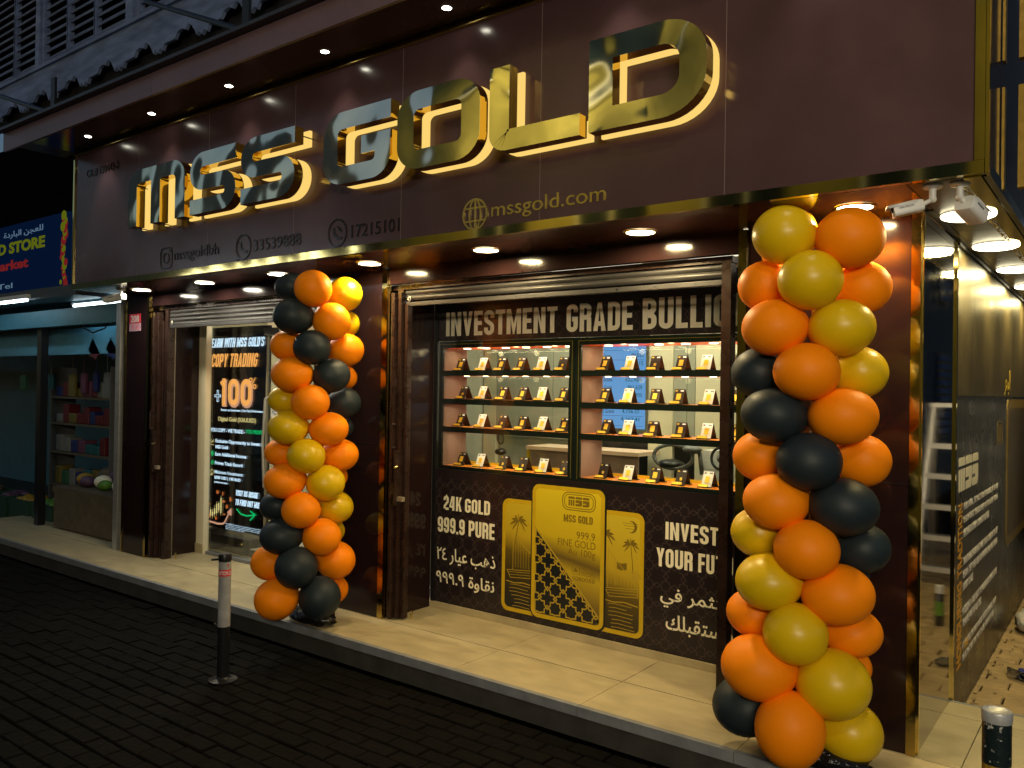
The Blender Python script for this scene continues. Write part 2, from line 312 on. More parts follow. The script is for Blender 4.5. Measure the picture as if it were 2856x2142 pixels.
# condensed poster alphabet, cap height 1
T = .165
def gl(ch):
    t = T; wd = .44; a = t/2; lo = t/2; hi = 1-t/2
    b = wd-t/2; r = .13
    S = lambda p, rr=r, c=False: ('s', fillet(p, rr, c, 4), c)
    P = lambda p: ('p', p)
    if ch == 'I': return t, [S([(a, 0), (a, 1)])]
    if ch in '1': return .30, [S([(.30-a, 0), (.30-a, 1)]), P([(0, .78), (.30-t, .86), (.30-t, 1), (.1, .92), (0, .9)])]
    if ch == 'N': return .47, [S([(a, 0), (a, 1)]), S([(.47-a, 0), (.47-a, 1)]), P([(t, 1), (t, .66), (.47-t, 0), (.47-t, .36)])]
    if ch == 'V': return .45, [P([(0, 1), (t, 1), (.225+.035, 0), (.225-.06, 0)]), P([(.45-t, 1), (.45, 1), (.225+.06, 0), (.225-.035, 0)])]
    if ch == 'E': return .38, [S([(a, 0), (a, 1)]), S([(t, hi), (.38, hi)]), S([(t, .5), (.35, .5)]), S([(t, lo), (.38, lo)])]
    if ch == 'F': return .37, [S([(a, 0), (a, 1)]), S([(t, hi), (.37, hi)]), S([(t, .5), (.34, .5)])]
    if ch == 'L': return .36, [S([(a, 0), (a, 1)]), S([(t, lo), (.36, lo)])]
    if ch == 'T': return .40, [S([(0, hi), (.40, hi)]), S([(.2, 0), (.2, 1-t)])]
    if ch == 'S': return wd, [S([(b, .70), (b, hi), (a, hi), (a, .60), (b, .40), (b, lo), (a, lo), (a, .30)])]
    if ch == 'M': return .60, [S([(a, 0), (a, 1)]), S([(.6-a, 0), (.6-a, 1)]), P([(t, 1), (t, .60), (.27, 0), (.30, 0), (.30, .38)]), P([(.6-t, 1), (.30, .38), (.30, 0), (.33, 0), (.6-t, .60)])]
    if ch == 'G': return wd, [S([(b, .70), (b, hi), (a, hi), (a, lo), (b, lo), (b, .46), (wd*.5, .46)], [0, r, r, r, r, 0, 0][0:7])]
    if ch == 'C': return wd, [S([(b, .66), (b, hi), (a, hi), (a, lo), (b, lo), (b, .34)])]
    if ch in 'O0': return wd, [S([(a, lo), (a, hi), (b, hi), (b, lo)], r, True)]
    if ch == 'D': return wd, [S([(a, lo), (a, hi), (b, hi), (b, lo)], [0, 0, r, r], True)]
    if ch == 'U': return wd, [S([(a, 1), (a, lo), (b, lo), (b, 1)])]
    if ch == 'R': return wd, [S([(a, 0), (a, 1)]), S([(t, hi), (b, hi), (b, .5), (t, .5)]), S([(b-.01, .5), (b, .3), (b, 0)], .05)]
    if ch == 'P': return wd, [S([(a, 0), (a, 1)]), S([(t, hi), (b, hi), (b, .44), (t, .44)])]
    if ch == 'B': return wd, [S([(a, 0), (a, 1)]), S([(t, hi), (b-.015, hi), (b-.015, .54), (t, .54)]), S([(t, .44), (b, .48), (b, lo), (t, lo)])]
    if ch == 'A': return .47, [P([(0, 0), (t, 0), (.235+.01, 1), (.235-.07, 1)]), P([(.47-t, 0), (.47, 0), (.235+.07, 1), (.235-.01, 1)]), S([(.13, .26), (.34, .26)])]
    if ch == 'K': return .46, [S([(a, 0), (a, 1)]), P([(t, .42), (.46-t, 1), (.46, 1), (t+.05, .36)]), P([(t+.03, .52), (.46-t-.01, 0), (.46, 0), (t+.12, .62)])]
    if ch == 'Y': return .45, [P([(0, 1), (t, 1), (.225+.05, .42), (.225-.075, .42)]), P([(.45-t, 1), (.45, 1), (.225+.075, .42), (.225-.05, .42)]), S([(.225, 0), (.225, .44)])]
    if ch == 'H': return .46, [S([(a, 0), (a, 1)]), S([(.46-a, 0), (.46-a, 1)]), S([(t, .5), (.46-t, .5)])]
    if ch == 'W': return .64, [P([(0, 1), (t-.01, 1), (.20, 0), (.10, 0)]), P([(.20, 0), (.10, 0), (.25, 1), (.37, 1)]), P([(.27, 1), (.39, 1), (.54, 0), (.44, 0)]), P([(.44, 0), (.54, 0), (.64, 1), (.64-t+.01, 1)])]
    if ch == '2': return .42, [S([(a, .68), (a, hi), (.42-a, hi), (.42-a, .58), (a, .26), (a, lo)]), S([(t, lo), (.42, lo)])]
    if ch == '4': return .46, [S([(.46-.06-a, 0), (.46-.06-a, 1)]), P([(0, .36), (.0, .2), (.46-.06-t, .2), (.46-.06-t, .34)]), P([(.46-.06-t, 1), (.16, 1), (0, .36), (.13, .34), (.235, .8)])]
    if ch == '9': return wd, [S([(a, .44), (a, hi), (b, hi), (b, .44)], r, True), S([(b, .46), (b, lo), (a, lo), (a, .28)])]
    if ch == '.': return t, [S([(a, 0), (a, t)])]
    if ch == "'": return .13, [P([(.03, 1), (.13, 1), (.10, .72), (.02, .72)])]
    return .16, []
def cond(mb, s, boxuv, fr, w=0, ext=.0008, shear=0, gap=.075):
    x = 0; items = []
    for ch in s:
        wd, g = gl(ch) if ch != ' ' else (.18, [])
        items.append((x, g)); x += wd+gap
    x -= gap; u0, u1, v0, v1 = boxuv; sx = (u1-u0)/x; sy = v1-v0; k = 0
    for ox, g in items:
        for st in g:
            k += 1; e = w+ext+(k % 5)*.00025
            f2 = lambda p: fr((u0+(ox+p[0]+shear*(p[1]-.5))*sx, v0+p[1]*sy, p[2]))
            if st[0] == 's': stroke(mb, st[1], T, f2, w, e, st[2])
            else: poly(mb, st[1], f2, w, e)
    return mb

# ================================================================== SETTING
GZ = -.17
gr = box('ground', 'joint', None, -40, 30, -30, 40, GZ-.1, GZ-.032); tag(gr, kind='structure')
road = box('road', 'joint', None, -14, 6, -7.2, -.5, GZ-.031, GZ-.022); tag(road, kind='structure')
# street pavers: near ones single, the dim remainder joined
pm = {}
def paver(x0, x1, y0, y1, z, name, m, parent):
    key = (round(x1-x0, 3), round(y1-y0, 3), m)
    if key not in pm:
        a, b = (x1-x0)/2, (y1-y0)/2; c = .006
        mb = MB(); vs = [(-a, -b, -.03), (a, -b, -.03), (a, b, -.03), (-a, b, -.03), (-a, -b, -c), (a, -b, -c), (a, b, -c), (-a, b, -c), (-a+c, -b+c, 0), (a-c, -b+c, 0), (a-c, b-c, 0), (-a+c, b-c, 0)]
        mb.v = vs; mb.f = [(0, 1, 5, 4), (1, 2, 6, 5), (2, 3, 7, 6), (3, 0, 4, 7), (4, 5, 9, 8), (5, 6, 10, 9), (6, 7, 11, 10), (7, 4, 8, 11), (8, 9, 10, 11)]
        o = mb.build(name, m, parent); pm[key] = o.data
    else: o = bpy.data.objects.new(name, pm[key]); place(o, parent)
    o.location = ((x0+x1)/2, (y0+y1)/2, z+rnd.uniform(-.004, .004)); o.rotation_euler = (rnd.uniform(-.012, .012), rnd.uniform(-.012, .012), rnd.uniform(-.01, .01))
    return o
far = MB(); cells = []
for j in range(62):
    for i in range(-46, 16):
        y1 = -.505-j*.105; x0 = i*.21+(.105 if j % 2 else 0); x1 = x0+.203; y0 = y1-.098
        if y0 < -7: continue
        c = Vector(((x0+x1)/2, (y0+y1)/2, GZ)); d = c-CP; z = d.dot(F)
        if z < .3: continue
        px = 1428+FPX*d.dot(R2)/z; py = 1071-FPX*d.dot(U2)/z
        if -150 < px < 3000 and py < 2300: cells.append(((1 if px > 650 and py > 1700 else 0, -z), x0, x1, y0, y1))
cells.sort(key=lambda c: c[0], reverse=True)
for k, c in enumerate(cells):
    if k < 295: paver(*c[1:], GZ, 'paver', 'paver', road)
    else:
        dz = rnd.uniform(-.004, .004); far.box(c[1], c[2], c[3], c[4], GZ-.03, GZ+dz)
fo = far.build('paver_field', 'paver', road); fo['kind'] = 'stuff'

# platform with tiles
plat = box('platform', 'riser', None, -9.5, .84, -.462, .84, GZ, -.012); tag(plat, kind='structure')
tx = [-9.5]; x = -8.6
seams = [-8.81, -7.95, -7.09, -6.23, -5.37, -4.51, -3.65, -2.79, -1.93, -1.07, -.235, .60, .84]
prev = -9.5
for sx in seams:
    for (ya, yb) in ((-.452, -.02), (-.016, .636), (.64, .84)):
        if ya > .6 and sx < .3: continue
        box('tile', 'tile', plat, prev+.002, sx-.002, ya+.002, yb-.002, -.012, rnd.uniform(-.0006, .0006))
    box('edge_stone', 'curb', plat, prev+.0015, sx-.0015, -.485, -.4525, -.05, .001)
    prev = sx
box('edge_stone', 'curb', plat, -9.5, .84, .841, .862, -.05, .001)
box('edge_stone', 'curb', plat, .841, .862, -.485, .862, -.05, .001)

# alley ground
al = box('alley_ground', 'joint', None, .3, 2.4, .87, 14, GZ-.031, GZ-.018); tag(al, kind='structure')
n_al = 0
for j in range(60):
    for i in range(-1, 10):
        y0 = .875+j*.155; x0 = .32+i*.27+(.135 if j % 2 else 0); x1 = x0+.261; y1 = y0+.147
        if x1 > 2.4 or x0 < .04 or j > 44: continue
        paver(x0, x1, y0, y1, GZ+rnd.uniform(-.004, .004), 'paver', 'paver2', al); n_al += 1
# right-hand street corner paving, in front of the alley
# ================================================================== SHOP BUILDING
Zs = 2.45
shop = thing('shop_building', (-3, .2, 0), 'dark maroon laminate shop building with brass edged pillars and two shutter bays', 'building')
def pillar(x0, x1, z1=Zs+.018):
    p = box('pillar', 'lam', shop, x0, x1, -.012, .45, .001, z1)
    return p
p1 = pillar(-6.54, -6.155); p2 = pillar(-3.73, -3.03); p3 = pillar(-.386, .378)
for (a, b) in ((-6.56, -6.542), (-6.153, -6.118), (-3.75, -3.732), (-3.028, -2.978), (-.432, -.388)):
    box('brass_strip', 'brassp', shop, a, b, -.020, .02, .001, Zs-.003)
box('brass_strip', 'brassp', shop, .380, .420, -.020, .004, .001, Zs-.003)
box('brass_strip', 'brass', shop, .412, .428, .006, .028, .001, Zs-.003)
box('mirror_panel', 'mirror', shop, .380, .420, .030, .870, .001, Zs-.003)
box('brass_strip', 'brass', shop, .412, .430, .872, .900, GZ, Zs-.003)
# panel seams on pillars
for (a, b) in ((-3.73, -3.03), (-.386, .378)): box('seam', 'black', shop, a, b, -.0135, -.0125, 1.213, 1.217)
# headers
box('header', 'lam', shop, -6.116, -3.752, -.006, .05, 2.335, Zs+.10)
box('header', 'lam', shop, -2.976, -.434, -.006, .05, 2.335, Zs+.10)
# soffit tiles over the platform and along the alley
cuts = [-6.44, -5.345, -4.335, -3.325, -2.315, -1.30, -.285, .46]
for a, b in zip(cuts, cuts[1:]): box('soffit_panel', 'soff', shop, a+.0015, b-.0015, -.53, -.0128, Zs, Zs+.02)
for a, b in zip([-.53, .0, .62, 1.6, 2.6, 3.6, 4.6, 5.6], [.0, .62, 1.6, 2.6, 3.6, 4.6, 5.6, 7.0]):
    box('soffit_panel', 'lamside', shop, .4635, .72, a+.0015, b-.0015, Zs, Zs+.02)
    if b > .01: box('soffit_panel', 'lamside', shop, .424, .4605, max(a, .03)+.0015, b-.0015, Zs, Zs+.02)
box('cornice_gap', 'black', shop, .421, .436, .9, 7, Zs-.022, Zs-.004)
# alley wall boards
ys = [.902, 1.54, 2.16, 2.78, 3.4, 4.02, 4.64, 5.9, 7.0]
for a, b in zip(ys, ys[1:]):
    box('wall_panel', 'lamside', shop, .40, .420, a+.0015, b-.0015, 1.62, Zs-.024)
    box('wall_panel', 'alleyvinyl', shop, .40, .420, a+.0015, b-.0015, GZ+.02, 1.618)
# upper storey mass and back shell (dark, closes the room)
box('upper_wall', 'lam', shop, -6.4, .70, .06, .12, 2.56, 4.0)
box('roof_slab', 'black', shop, -6.44, .72, -.50, 7.0, 3.72, 3.80)
box('side_wall', 'black', shop, .36, .40, .90, 7.0, GZ, 3.7)
# interior room
box('interior_floor', 'floor_in', shop, -6.55, .36, .46, 3.2, -.03, -.013)
box('interior_wall', 'wall_in', shop, -6.55, .36, 3.2, 3.26, -.03, 2.6)
box('interior_wall', 'wall_in', shop, -6.59, -6.55, .50, 3.2, -.03, 2.6)
box('interior_ceiling', 'wall_in', shop, -6.55, .36, .50, 3.2, 2.6, 2.64)
box('return_wall', 'vinyl', shop, -.43, -.39, .05, .46, .0, 2.33)
# cream reveal seen behind the left grille
box('cream_wall', 'paleblock', shop, -6.02, -5.90, .44, .50, .0, 2.6)
box('skirting', 'tile', shop, -6.02, -5.90, .43, .4385, .0, .09)
box('partition', 'grey_in', shop, -3.40, -3.36, .9, 3.2, 0, 2.6)
for (a, b, m) in ((-3.345, -3.21, 'wall_in'), (-3.205, -2.62, 'grey_in'), (-2.615, -2.38, 'grey_in'), (-2.375, -2.16, 'grey_in'), (-1.74, -1.54, 'wall_in'), (-1.535, -1.43, 'grey_in'), (-1.425, -1.365, 'grey_in'), (-1.36, .1, 'wall_in')):
    box('back_panel', m, shop, a, b, 1.52, 1.56, 1.22 if m == 'grey_in' else .9, 2.3)
box('back_panel', 'black', shop, -2.2, .1, 1.56, 1.60, .0, 1.26)
box('back_panel', 'grey_in', shop, -3.36, -2.2, 1.56, 1.60, .0, 1.22)

# ceiling panels that light the room
for (x, y, e) in ((-5.0, 1.6, 70), (-2.2, 1.1, 30), (-1.0, 1.1, 30)):
    l = bpy.data.lights.new('room_light', 'AREA'); l.energy = e; l.size = .8; l.color = (1, .88, .66)
    lo = bpy.data.objects.new('room_light', l); C.objects.link(lo); lo.location = (x, y, 2.55)
    t = thing('ceiling_panel_light', (x, y, 2.59), 'square ceiling panel light inside the shop, %s' % {-5.0: 'above the tall screen', -2.2: 'behind the left cabinet', -1.0: 'behind the right cabinet'}[x], 'lamp', 'ceiling panel lights inside the shop')
    MB().box(x-.4, x+.4, y-.4, y+.4, 2.58, 2.598).build('diffuser', emis('panel_on', (1, .88, .66), 1.2), t)

# ================================================================== SIGN
S = -.56
sign = thing('shop_sign', (-2.8, S, 2.45), 'long maroon sign box with big halo lit gold letters reading MSS GOLD', 'sign')
sc_ = [-6.43, -5.345, -4.335, -3.325, -2.315, -1.30, -.285, .70]
for a, b in zip(sc_, sc_[1:]): box('sign_panel', 'lamsign', sign, a+.001, b-.001, S, S+.03, 2.50, 3.655)
for x in sc_[1:-1]: box('panel_seam', mat('seam_filler', (.26, .19, .18), .5), sign, x-.0012, x+.0012, S-.0006, S+.002, 2.50, 3.649)
# trims: brass mirror strips round the box
tr = [-6.455, -5.0, -3.9, -2.6, -1.45, -.10, .735]
for a, b in zip(tr, tr[1:]):
    box('brass_trim', 'brass', sign, a+.0008, b-.0008, S-.012, S+.022, Zs, 2.499)
    box('brass_trim', 'brass', sign, a+.0008, b-.0008, S-.006, S+.022, 3.657, 3.690)
box('brass_trim', 'brass', sign, -6.455, -6.431, S-.012, S+.03, 2.50, 3.656)
box('brass_trim', 'brass', sign, .701, .735, S-.012, S+.022, 2.50, 3.656)
box('brass_trim', 'brass', sign, .736, .748, S-.006, S+.055, Zs, 3.656)
box('brass_trim', 'brassflat', sign, -6.43, .70, S-.022, S-.001, 3.650, 3.6565)
# side face along the alley
for a, b in zip([-.50, .6, 1.7, 2.8, 3.9, 5.0], [.6, 1.7, 2.8, 3.9, 5.0, 7.0]): box('sign_panel', 'lam', sign, .72, .738, a+.001, b-.001, 2.50, 3.70)
box('brass_trim', 'mirror', sign, .722, .748, S+.056, 7.0, Zs-.0, 2.499)
box('brass_trim', 'brass', sign, .66, .7205, S+.024, 7.0, Zs-.006, Zs-.001)
# ragged peeling film along the soffit edge
mb = MB(); rr = random.Random(3)
for k in range(240):
    y = -.40+k*.012; h = rr.uniform(.002, .012); x = .640+rr.uniform(-.008, .008)
    mb.quad((x, y, Zs-.007), (x+h*1.6, y+.004, Zs-.007-rr.uniform(0, .004)), (x+h*1.2, y+.011, Zs-.008-rr.uniform(0, .004)), (x-.002, y+.010, Zs-.007))
mb.build('peeling_film', 'brass', sign)

# the seven letters: scaled strokes, body + lit plate
tv, th, H0, H1 = .128, .105, 2.852, 3.292; SXL = tv/th; hh = H1-H0; t_ = th
def letter(ch, x0, x1):
    wd = (x1-x0)/SXL; a = t_/2; b = wd-t_/2; lo = t_/2; hi = hh-t_/2; r = .088; mid = hh/2
    if ch == 'D': st = [(fillet([(a, lo), (a, hi), (b, hi), (b, lo)], [.0, .0, .13, .13], True, 10), True)]
    elif ch == 'O': st = [(fillet([(a, lo), (a, hi), (b, hi), (b, lo)], r, True, 10), True)]
    elif ch == 'G': st = [(fillet([(wd, hi), (a, hi), (a, lo), (b, lo), (b, mid-.008), (wd*.58, mid-.008)], [0, r, r, r, 0, 0], False, 10), False)]
    elif ch == 'L': st = [(fillet([(a, hh), (a, lo), (wd, lo)], [0, .04, 0], False, 5), False)]
    elif ch == 'S': st = [(fillet([(wd, hi), (a, hi), (a, mid+.004), (b, mid-.004), (b, lo), (0, lo)], [0, r, .075, .075, r, 0], False, 10), False)]
    elif ch == 'M':
        m_ = wd/2
        st = [(fillet([(a, 0), (a, hi), (m_+a*.2, hi)], [0, r, 0], False, 10), False), (fillet([(m_, 0), (m_, hi), (b, hi), (b, 0)], [0, r*.8, r, 0], False, 10), False)]
    body = MB(); face = MB(); plate = MB()
    for k, (p, c) in enumerate(st):
        stroke(body, p, t_, front(S), .080, .146+.0006*k, c, SXL, x0, H0)
        stroke(face, p, t_*1.015, front(S), .1475+.0006*k, .150+.0006*k, c, SXL, x0, H0)
        stroke(plate, p, t_, front(S), .010, .030+.0006*k, c, SXL, x0, H0)
    o = body.build('letter', 'brass3', sign); o['label'] = 'gold letter %s with mirror face' % ch
    f = face.build('letter_face', 'brass2', o, smooth=False); plate.build('glow_plate', 'glow', o)
    pins = MB()
    for (p, c) in st:
        for q in p[::max(1, len(p)//4)]: pins.tube(front(S)((x0+q[0]*SXL, H0+q[1], .0)), front(S)((x0+q[0]*SXL, H0+q[1], .081)), .004, 6)
    pins.build('standoff_pin', 'black', o)
    return o
for ch, a, b in (('M', -5.215, -4.405), ('S', -4.335, -3.775), ('S', -3.712, -3.135), ('G', -2.85, -2.262), ('O', -2.205, -1.592), ('L', -1.524, -.965), ('D', -.912, -.312)): letter(ch, a, b)

# small fixed lettering
text('web_address', 'mssgold.com', (-1.617, -.897, 2.530, 2.632), front(S), 'brassflat', sign, .004, .002, res=5)
text('phone_number', '17215101', (-2.746, -2.322, 2.552, 2.632), front(S), 'darkbrass', sign, .004, .002)
text('phone_number', '33539888', (-3.762, -3.240, 2.558, 2.638), front(S), 'darkbrass', sign, .004, .002)
text('account_name', 'mssgoldbh', (-4.782, -4.186, 2.552, 2.660), front(S), 'darkbrass', sign, .004, .002)
text('registration_number', 'CR # 130443-2', (-6.225, -5.655, 3.424, 3.496), front(S), 'darkbrass', sign, .004, .002)
g = MB(); cx, cz, r = -1.735, 2.582, .084; W0, W1 = .002, .007
circ = lambda rx, rz, n=28: [(cx+rx*math.cos(2*math.pi*k/n), cz+rz*math.sin(2*math.pi*k/n)) for k in range(n)]
stroke(g, circ(r, r), .011, front(S), W0, W1, True); stroke(g, circ(r*.48, r), .009, front(S), W0, W1-.0004, True)
stroke(g, [(cx, cz-r), (cx, cz+r)], .009, front(S), W0, W1-.0008)
for dz in (-.036, .036): stroke(g, [(cx-.075, cz+dz), (cx+.075, cz+dz)], .009, front(S), W0, W1-.0012)
g.build('globe_icon', 'brassflat', sign)
def phone_icon(cx, cz, r, rays):
    g = MB(); stroke(g, [(cx+r*math.cos(2*math.pi*k/28), cz+r*math.sin(2*math.pi*k/28)) for k in range(28)], .010, front(S), .002, .006, True)
    stroke(g, fillet([(cx-r*.42, cz+r*.42), (cx-r*.30, cz-r*.1), (cx+r*.05, cz-r*.36), (cx+r*.5, cz-r*.42)], .02, False, 3), .020, front(S), .002, .0055)
    if rays:
        for k in (0, 1): stroke(g, [(cx+r*(.0+.22*k), cz+r*(.5-.1*k)), (cx+r*(.30+.2*k), cz+r*(.15-.1*k))], .009, front(S), .002, .0055)
    else: poly(g, [(cx-r*.95, cz-r*1.05), (cx-r*.4, cz-r*.93), (cx-r*.9, cz-r*.5)], front(S), .002, .0055)
    g.build('handset_icon', 'darkbrass', sign)
phone_icon(-2.879, 2.597, .086, True); phone_icon(-3.882, 2.600, .086, False)
g = MB(); cx, cz = -4.896, 2.605
stroke(g, rrect(cx-.080, cx+.080, cz-.080, cz+.080, .04), .010, front(S), .002, .006, True)
stroke(g, [(cx+.04*math.cos(2*math.pi*k/20), cz+.04*math.sin(2*math.pi*k/20)) for k in range(20)], .010, front(S), .002, .006, True)
poly(g, [(cx+.045, cz+.045), (cx+.06, cz+.045), (cx+.06, cz+.06), (cx+.045, cz+.06)], front(S), .002, .0055)
g.build('photo_app_icon', 'darkbrass', sign)
# alley side lettering seen edge-on
for (y, z0, z1) in ((-.16, 2.47, 2.89), (-.16, 3.0, 3.62)):
    b = box('letter', 'goldprint_side', sign, .800, .825, y, y+.05, z0, z1); b['label'] = 'gold letter leg on the alley side of the sign'
    box('back_plate', 'goldprint_side', b, .742, .752, y, y+.05, z0, z1)

# ================================================================== CANOPY above the sign
can = thing('canopy', (-2.8, -.8, 3.7), 'shallow dark canopy over the sign with a purple grey fascia and small spots', 'canopy')
for a, b in zip(sc_, sc_[1:]): box('soffit_panel', 'soff', can, a+.001 if a > -6.4 else -6.46, b-.001 if b < .6 else .75, -.995, S-.006, 3.692, 3.712)
for a, b in zip([-6.80, -5.35, -4.33, -3.33, -2.31, -1.3, -.3], [-5.35, -4.33, -3.33, -2.31, -1.3, -.3, .75]):
    box('fascia_panel', 'fascia', can, a+.0015, b-.0015, -1.02, -.997, 3.642, 3.80)
    box('flashing', 'flash', can, a+.001, b-.001, -1.08, -.90, 3.803, 3.826)
box('top_board', 'black', can, -6.8, .75, -.99, -.5, 3.714, 3.80)

# ================================================================== ROLLER SHUTTERS
def shutter(x0, x1, zb, label, gx):
    t = thing('roller_shutter', ((x0+x1)/2, .08, 2.3), label, 'shutter', 'roller shutters above the two bays')
    box('shutter_hood', 'brown', t, x0-.16, x1+.06, .052, .16, 2.300, 2.334)
    z = 2.299
    while z > zb+.045:
        mb = MB(); n = 7; h = .036
        for k in range(n):
            u0, u1 = k/n, (k+1)/n; f = lambda u: .075-.011*math.sin(u*math.pi)
            mb.quad((x0, f(u0), z-h*u0), (x1, f(u0), z-h*u0), (x1, f(u1), z-h*u1), (x0, f(u1), z-h*u1))
        mb.build('slat', 'steelshut', t, smooth='all'); z -= .038
    bb = box('bottom_bar', 'steelshut', t, x0, x1, .060, .085, zb, zb+.028, bevel=.003)
    for k in range(9):
        xx = x0+.25+(x1-x0-.4)*k/8.; MB().tube((xx, .0585, zb+.014), (xx, .060, zb+.014), .004 if k != 6 else .008, 8).build('bolt_hole', 'black', bb)
    e = MB(); e.path([(x0+.05+.012*math.cos(a), .055, zb+.05+.016*math.sin(a)) for a in [i*math.pi/5 for i in range(11)]], .004, 6); e.build('lifting_eye', 'aluminium', t, smooth='all')
    for side, xx in (('l', x0-.055), ('r', x1+.002)):
        box('guide_rail', 'brown', t, xx, xx+.052, .05, .12, .004, 2.299)
    box('guide_rail', 'beigemetal', t, x0-.085, x0-.057, .10, .16, .004, 2.20)
    return t
shutter(-5.905, -3.80, 2.130, 'grey steel roller shutter rolled up above the left doorway bay', 0)
shutter(-2.885, -.552, 2.184, 'grey steel roller shutter rolled up above the lit display window', 0)
# folded sliding grilles standing at the left jamb of each bay
def grille(x, label):
    t = thing('folding_grille', (x+.08, .03, 0), label, 'folding grille', 'brown folding grilles stacked beside the bays')
    for k, (dx, dy, w_, z1) in enumerate(((0, .015, .03, 2.28), (.036, -.01, .022, 2.24), (.064, .02, .030, 2.28), (.100, .05, .030, 2.20))):
        box('upright', 'brown', t, x+dx, x+dx+w_, dy, dy+.045, .012, z1, bevel=.003)
    g = MB(); g.path([(x+.075, .0, 1.36), (x+.075, -.035, 1.36), (x+.075, -.035, 1.20), (x+.075, .0, 1.20)], .008, 8); g.build('pull_handle', 'brown', t, smooth=True)
    box('lock_plate', 'brown', t, x+.085, x+.10, -.02, .06, .80, 1.18)
    g = MB(); g.path([(x+.10, .0, 1.07), (x+.10, -.03, 1.065), (x+.125, -.03, 1.065)], .005, 6); g.build('lock_lever', 'brass', t)
    box('bolt_box', 'beigemetal', t, x+.10, x+.15, .0, .03, .83, .86)
    for z in (.87, 1.62):
        MB().quad((x+.05, -.02, z), (x+.05, -.02, z+.07), (x+.09, -.02, z+.10), (x+.09, -.02, z)).box(x+.05, x+.09, -.019, -.010, z, z+.06).build('hinge_plate', 'brown', t)
grille(-6.112, 'brown steel folding grille stacked at the far left jamb beside the house number pillar')
grille(-2.972, 'brown steel folding grille stacked between the middle pillar and the display window')
for x, l in ((-5.83, 'small floor bolt ring in front of the cream wall of the doorway bay'), (-2.83, 'small floor bolt ring at the left foot of the display window')):
    t = thing('floor_bolt', (x, .12, 0), l, 'floor bolt', 'floor bolts of the folding grilles')
    MB().tube((x, .12, 0), (x, .12, .03), .007, 8).build('pin', 'brass', t)
    MB().path([(x+.013*math.cos(a), .12, .043+.016*math.sin(a)) for a in [i*math.pi/5 for i in range(11)]], .003, 6).build('ring', 'brass', t)
# dark recess beside the display window
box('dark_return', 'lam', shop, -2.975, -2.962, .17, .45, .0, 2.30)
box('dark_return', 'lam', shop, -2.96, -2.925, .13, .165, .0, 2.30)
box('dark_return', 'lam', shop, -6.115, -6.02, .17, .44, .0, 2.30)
for x in (-6.085, -6.05): box('jamb_bead', 'brown', shop, x, x+.012, .155, .168, .0, 2.30)

# ================================================================== DISPLAY WINDOW with vinyl
Gy = .46
win = thing('display_window', (-1.8, Gy, 0), 'display window with dark patterned vinyl, white lettering and three printed gold bars', 'window')
FR = front(Gy)
box('sill', 'tile', win, -2.95, -.44, Gy-.02, Gy+.05, .001, .045)
box('frame', 'black', win, -2.955, -2.925, Gy-.012, Gy+.012, .046, 2.33)
box('frame', 'black', win, -2.955, -.40, Gy-.012, Gy+.03, 2.235, 2.33)
box('vinyl_panel', 'vinyl', win, -2.923, -.44, Gy, Gy+.015, .046, 1.024)
box('vinyl_panel', 'vinyl', win, -2.923, -.44, Gy, Gy+.015, 1.962, 2.234)
box('glass_pane', 'glass', win, -2.923, -.44, Gy+.0, Gy+.004, 1.025, 1.961)
# geometric star pattern
pt = MB(); P_ = .115
star = []
for k in range(16):
    a = R(22.5*k); rr_ = .036 if k % 2 == 0 else .0265; star.append((rr_*math.cos(a), rr_*math.sin(a)))
def patt(x0, x1, z0, z1):
    nx = int((x1-x0)/P_)+1; nz = int((z1-z0)/P_)+1
    for i in range(nx):
        for j in range(nz):
            cx = x0+.03+i*P_; cz = z0+.05+j*P_
            if cx+.04 > x1 or cz+.04 > z1: continue
            for p, q in zip(star, star[1:]+star[:1]):
                d = (Vector(q)-Vector(p)).normalized(); nn = Vector((-d.y, d.x))*.0011
                pt.quad(*[FR((cx+v[0], cz+v[1], .0006)) for v in (Vector(p)+nn, Vector(q)+nn, Vector(q)-nn, Vector(p)-nn)])
            for ang in (0, 90, 180, 270):
                ca, sa = math.cos(R(ang)), math.sin(R(ang))
                for s in (-1, 1):
                    p = (.036, 0); q = (P_/2, .016*s)
                    P0 = Vector((cx+p[0]*ca-p[1]*sa, cz+p[0]*sa+p[1]*ca)); P1 = Vector((cx+q[0]*ca-q[1]*sa, cz+q[0]*sa+q[1]*ca))
                    d = (P1-P0).normalized(); nn = Vector((-d.y, d.x))*.0011
                    pt.quad(*[FR((v[0], v[1], .0006)) for v in (P0+nn, P1+nn, P1-nn, P0-nn)])
patt(-2.92, -.45, .05, 1.02); patt(-2.92, -.45, 1.97, 2.23)
po = pt.build('star_pattern', 'patt', win); po['kind'] = 'stuff'
# lettering
for s, bx in (('INVESTMENT', (-2.850, -1.865, 1.998, 2.172)), ('GRADE', (-1.792, -1.30, 1.998, 2.180)), ('BULLION', (-1.232, -.555, 1.998, 2.188)),
              ('24K', (-2.846, -2.672, .727, .830)), ('GOLD', (-2.640, -2.410, .727, .826)), ('999.9', (-2.900, -2.640, .560, .672)), ('PURE', (-2.602, -2.366, .560, .672)),
              ('INVEST', (-1.056, -.721, .729, .834)), ('IN', (-.68, -.60, .729, .834)), ('YOUR', (-1.114, -.878, .561, .672)), ('FUTURE', (-.842, -.52, .561, .672))):
    mb = MB(); cond(mb, s, bx, FR, .001); mb.build('lettering', 'cream', win)
text('arabic_lettering', '\u0662\u0664 \uFEAD\uFE8E\uFEF4\uFECB \uFE90\uFEEB\uFEAB', (-2.905, -2.355, .330, .452), FR, 'cream', win, .0008, .001, off=.012)
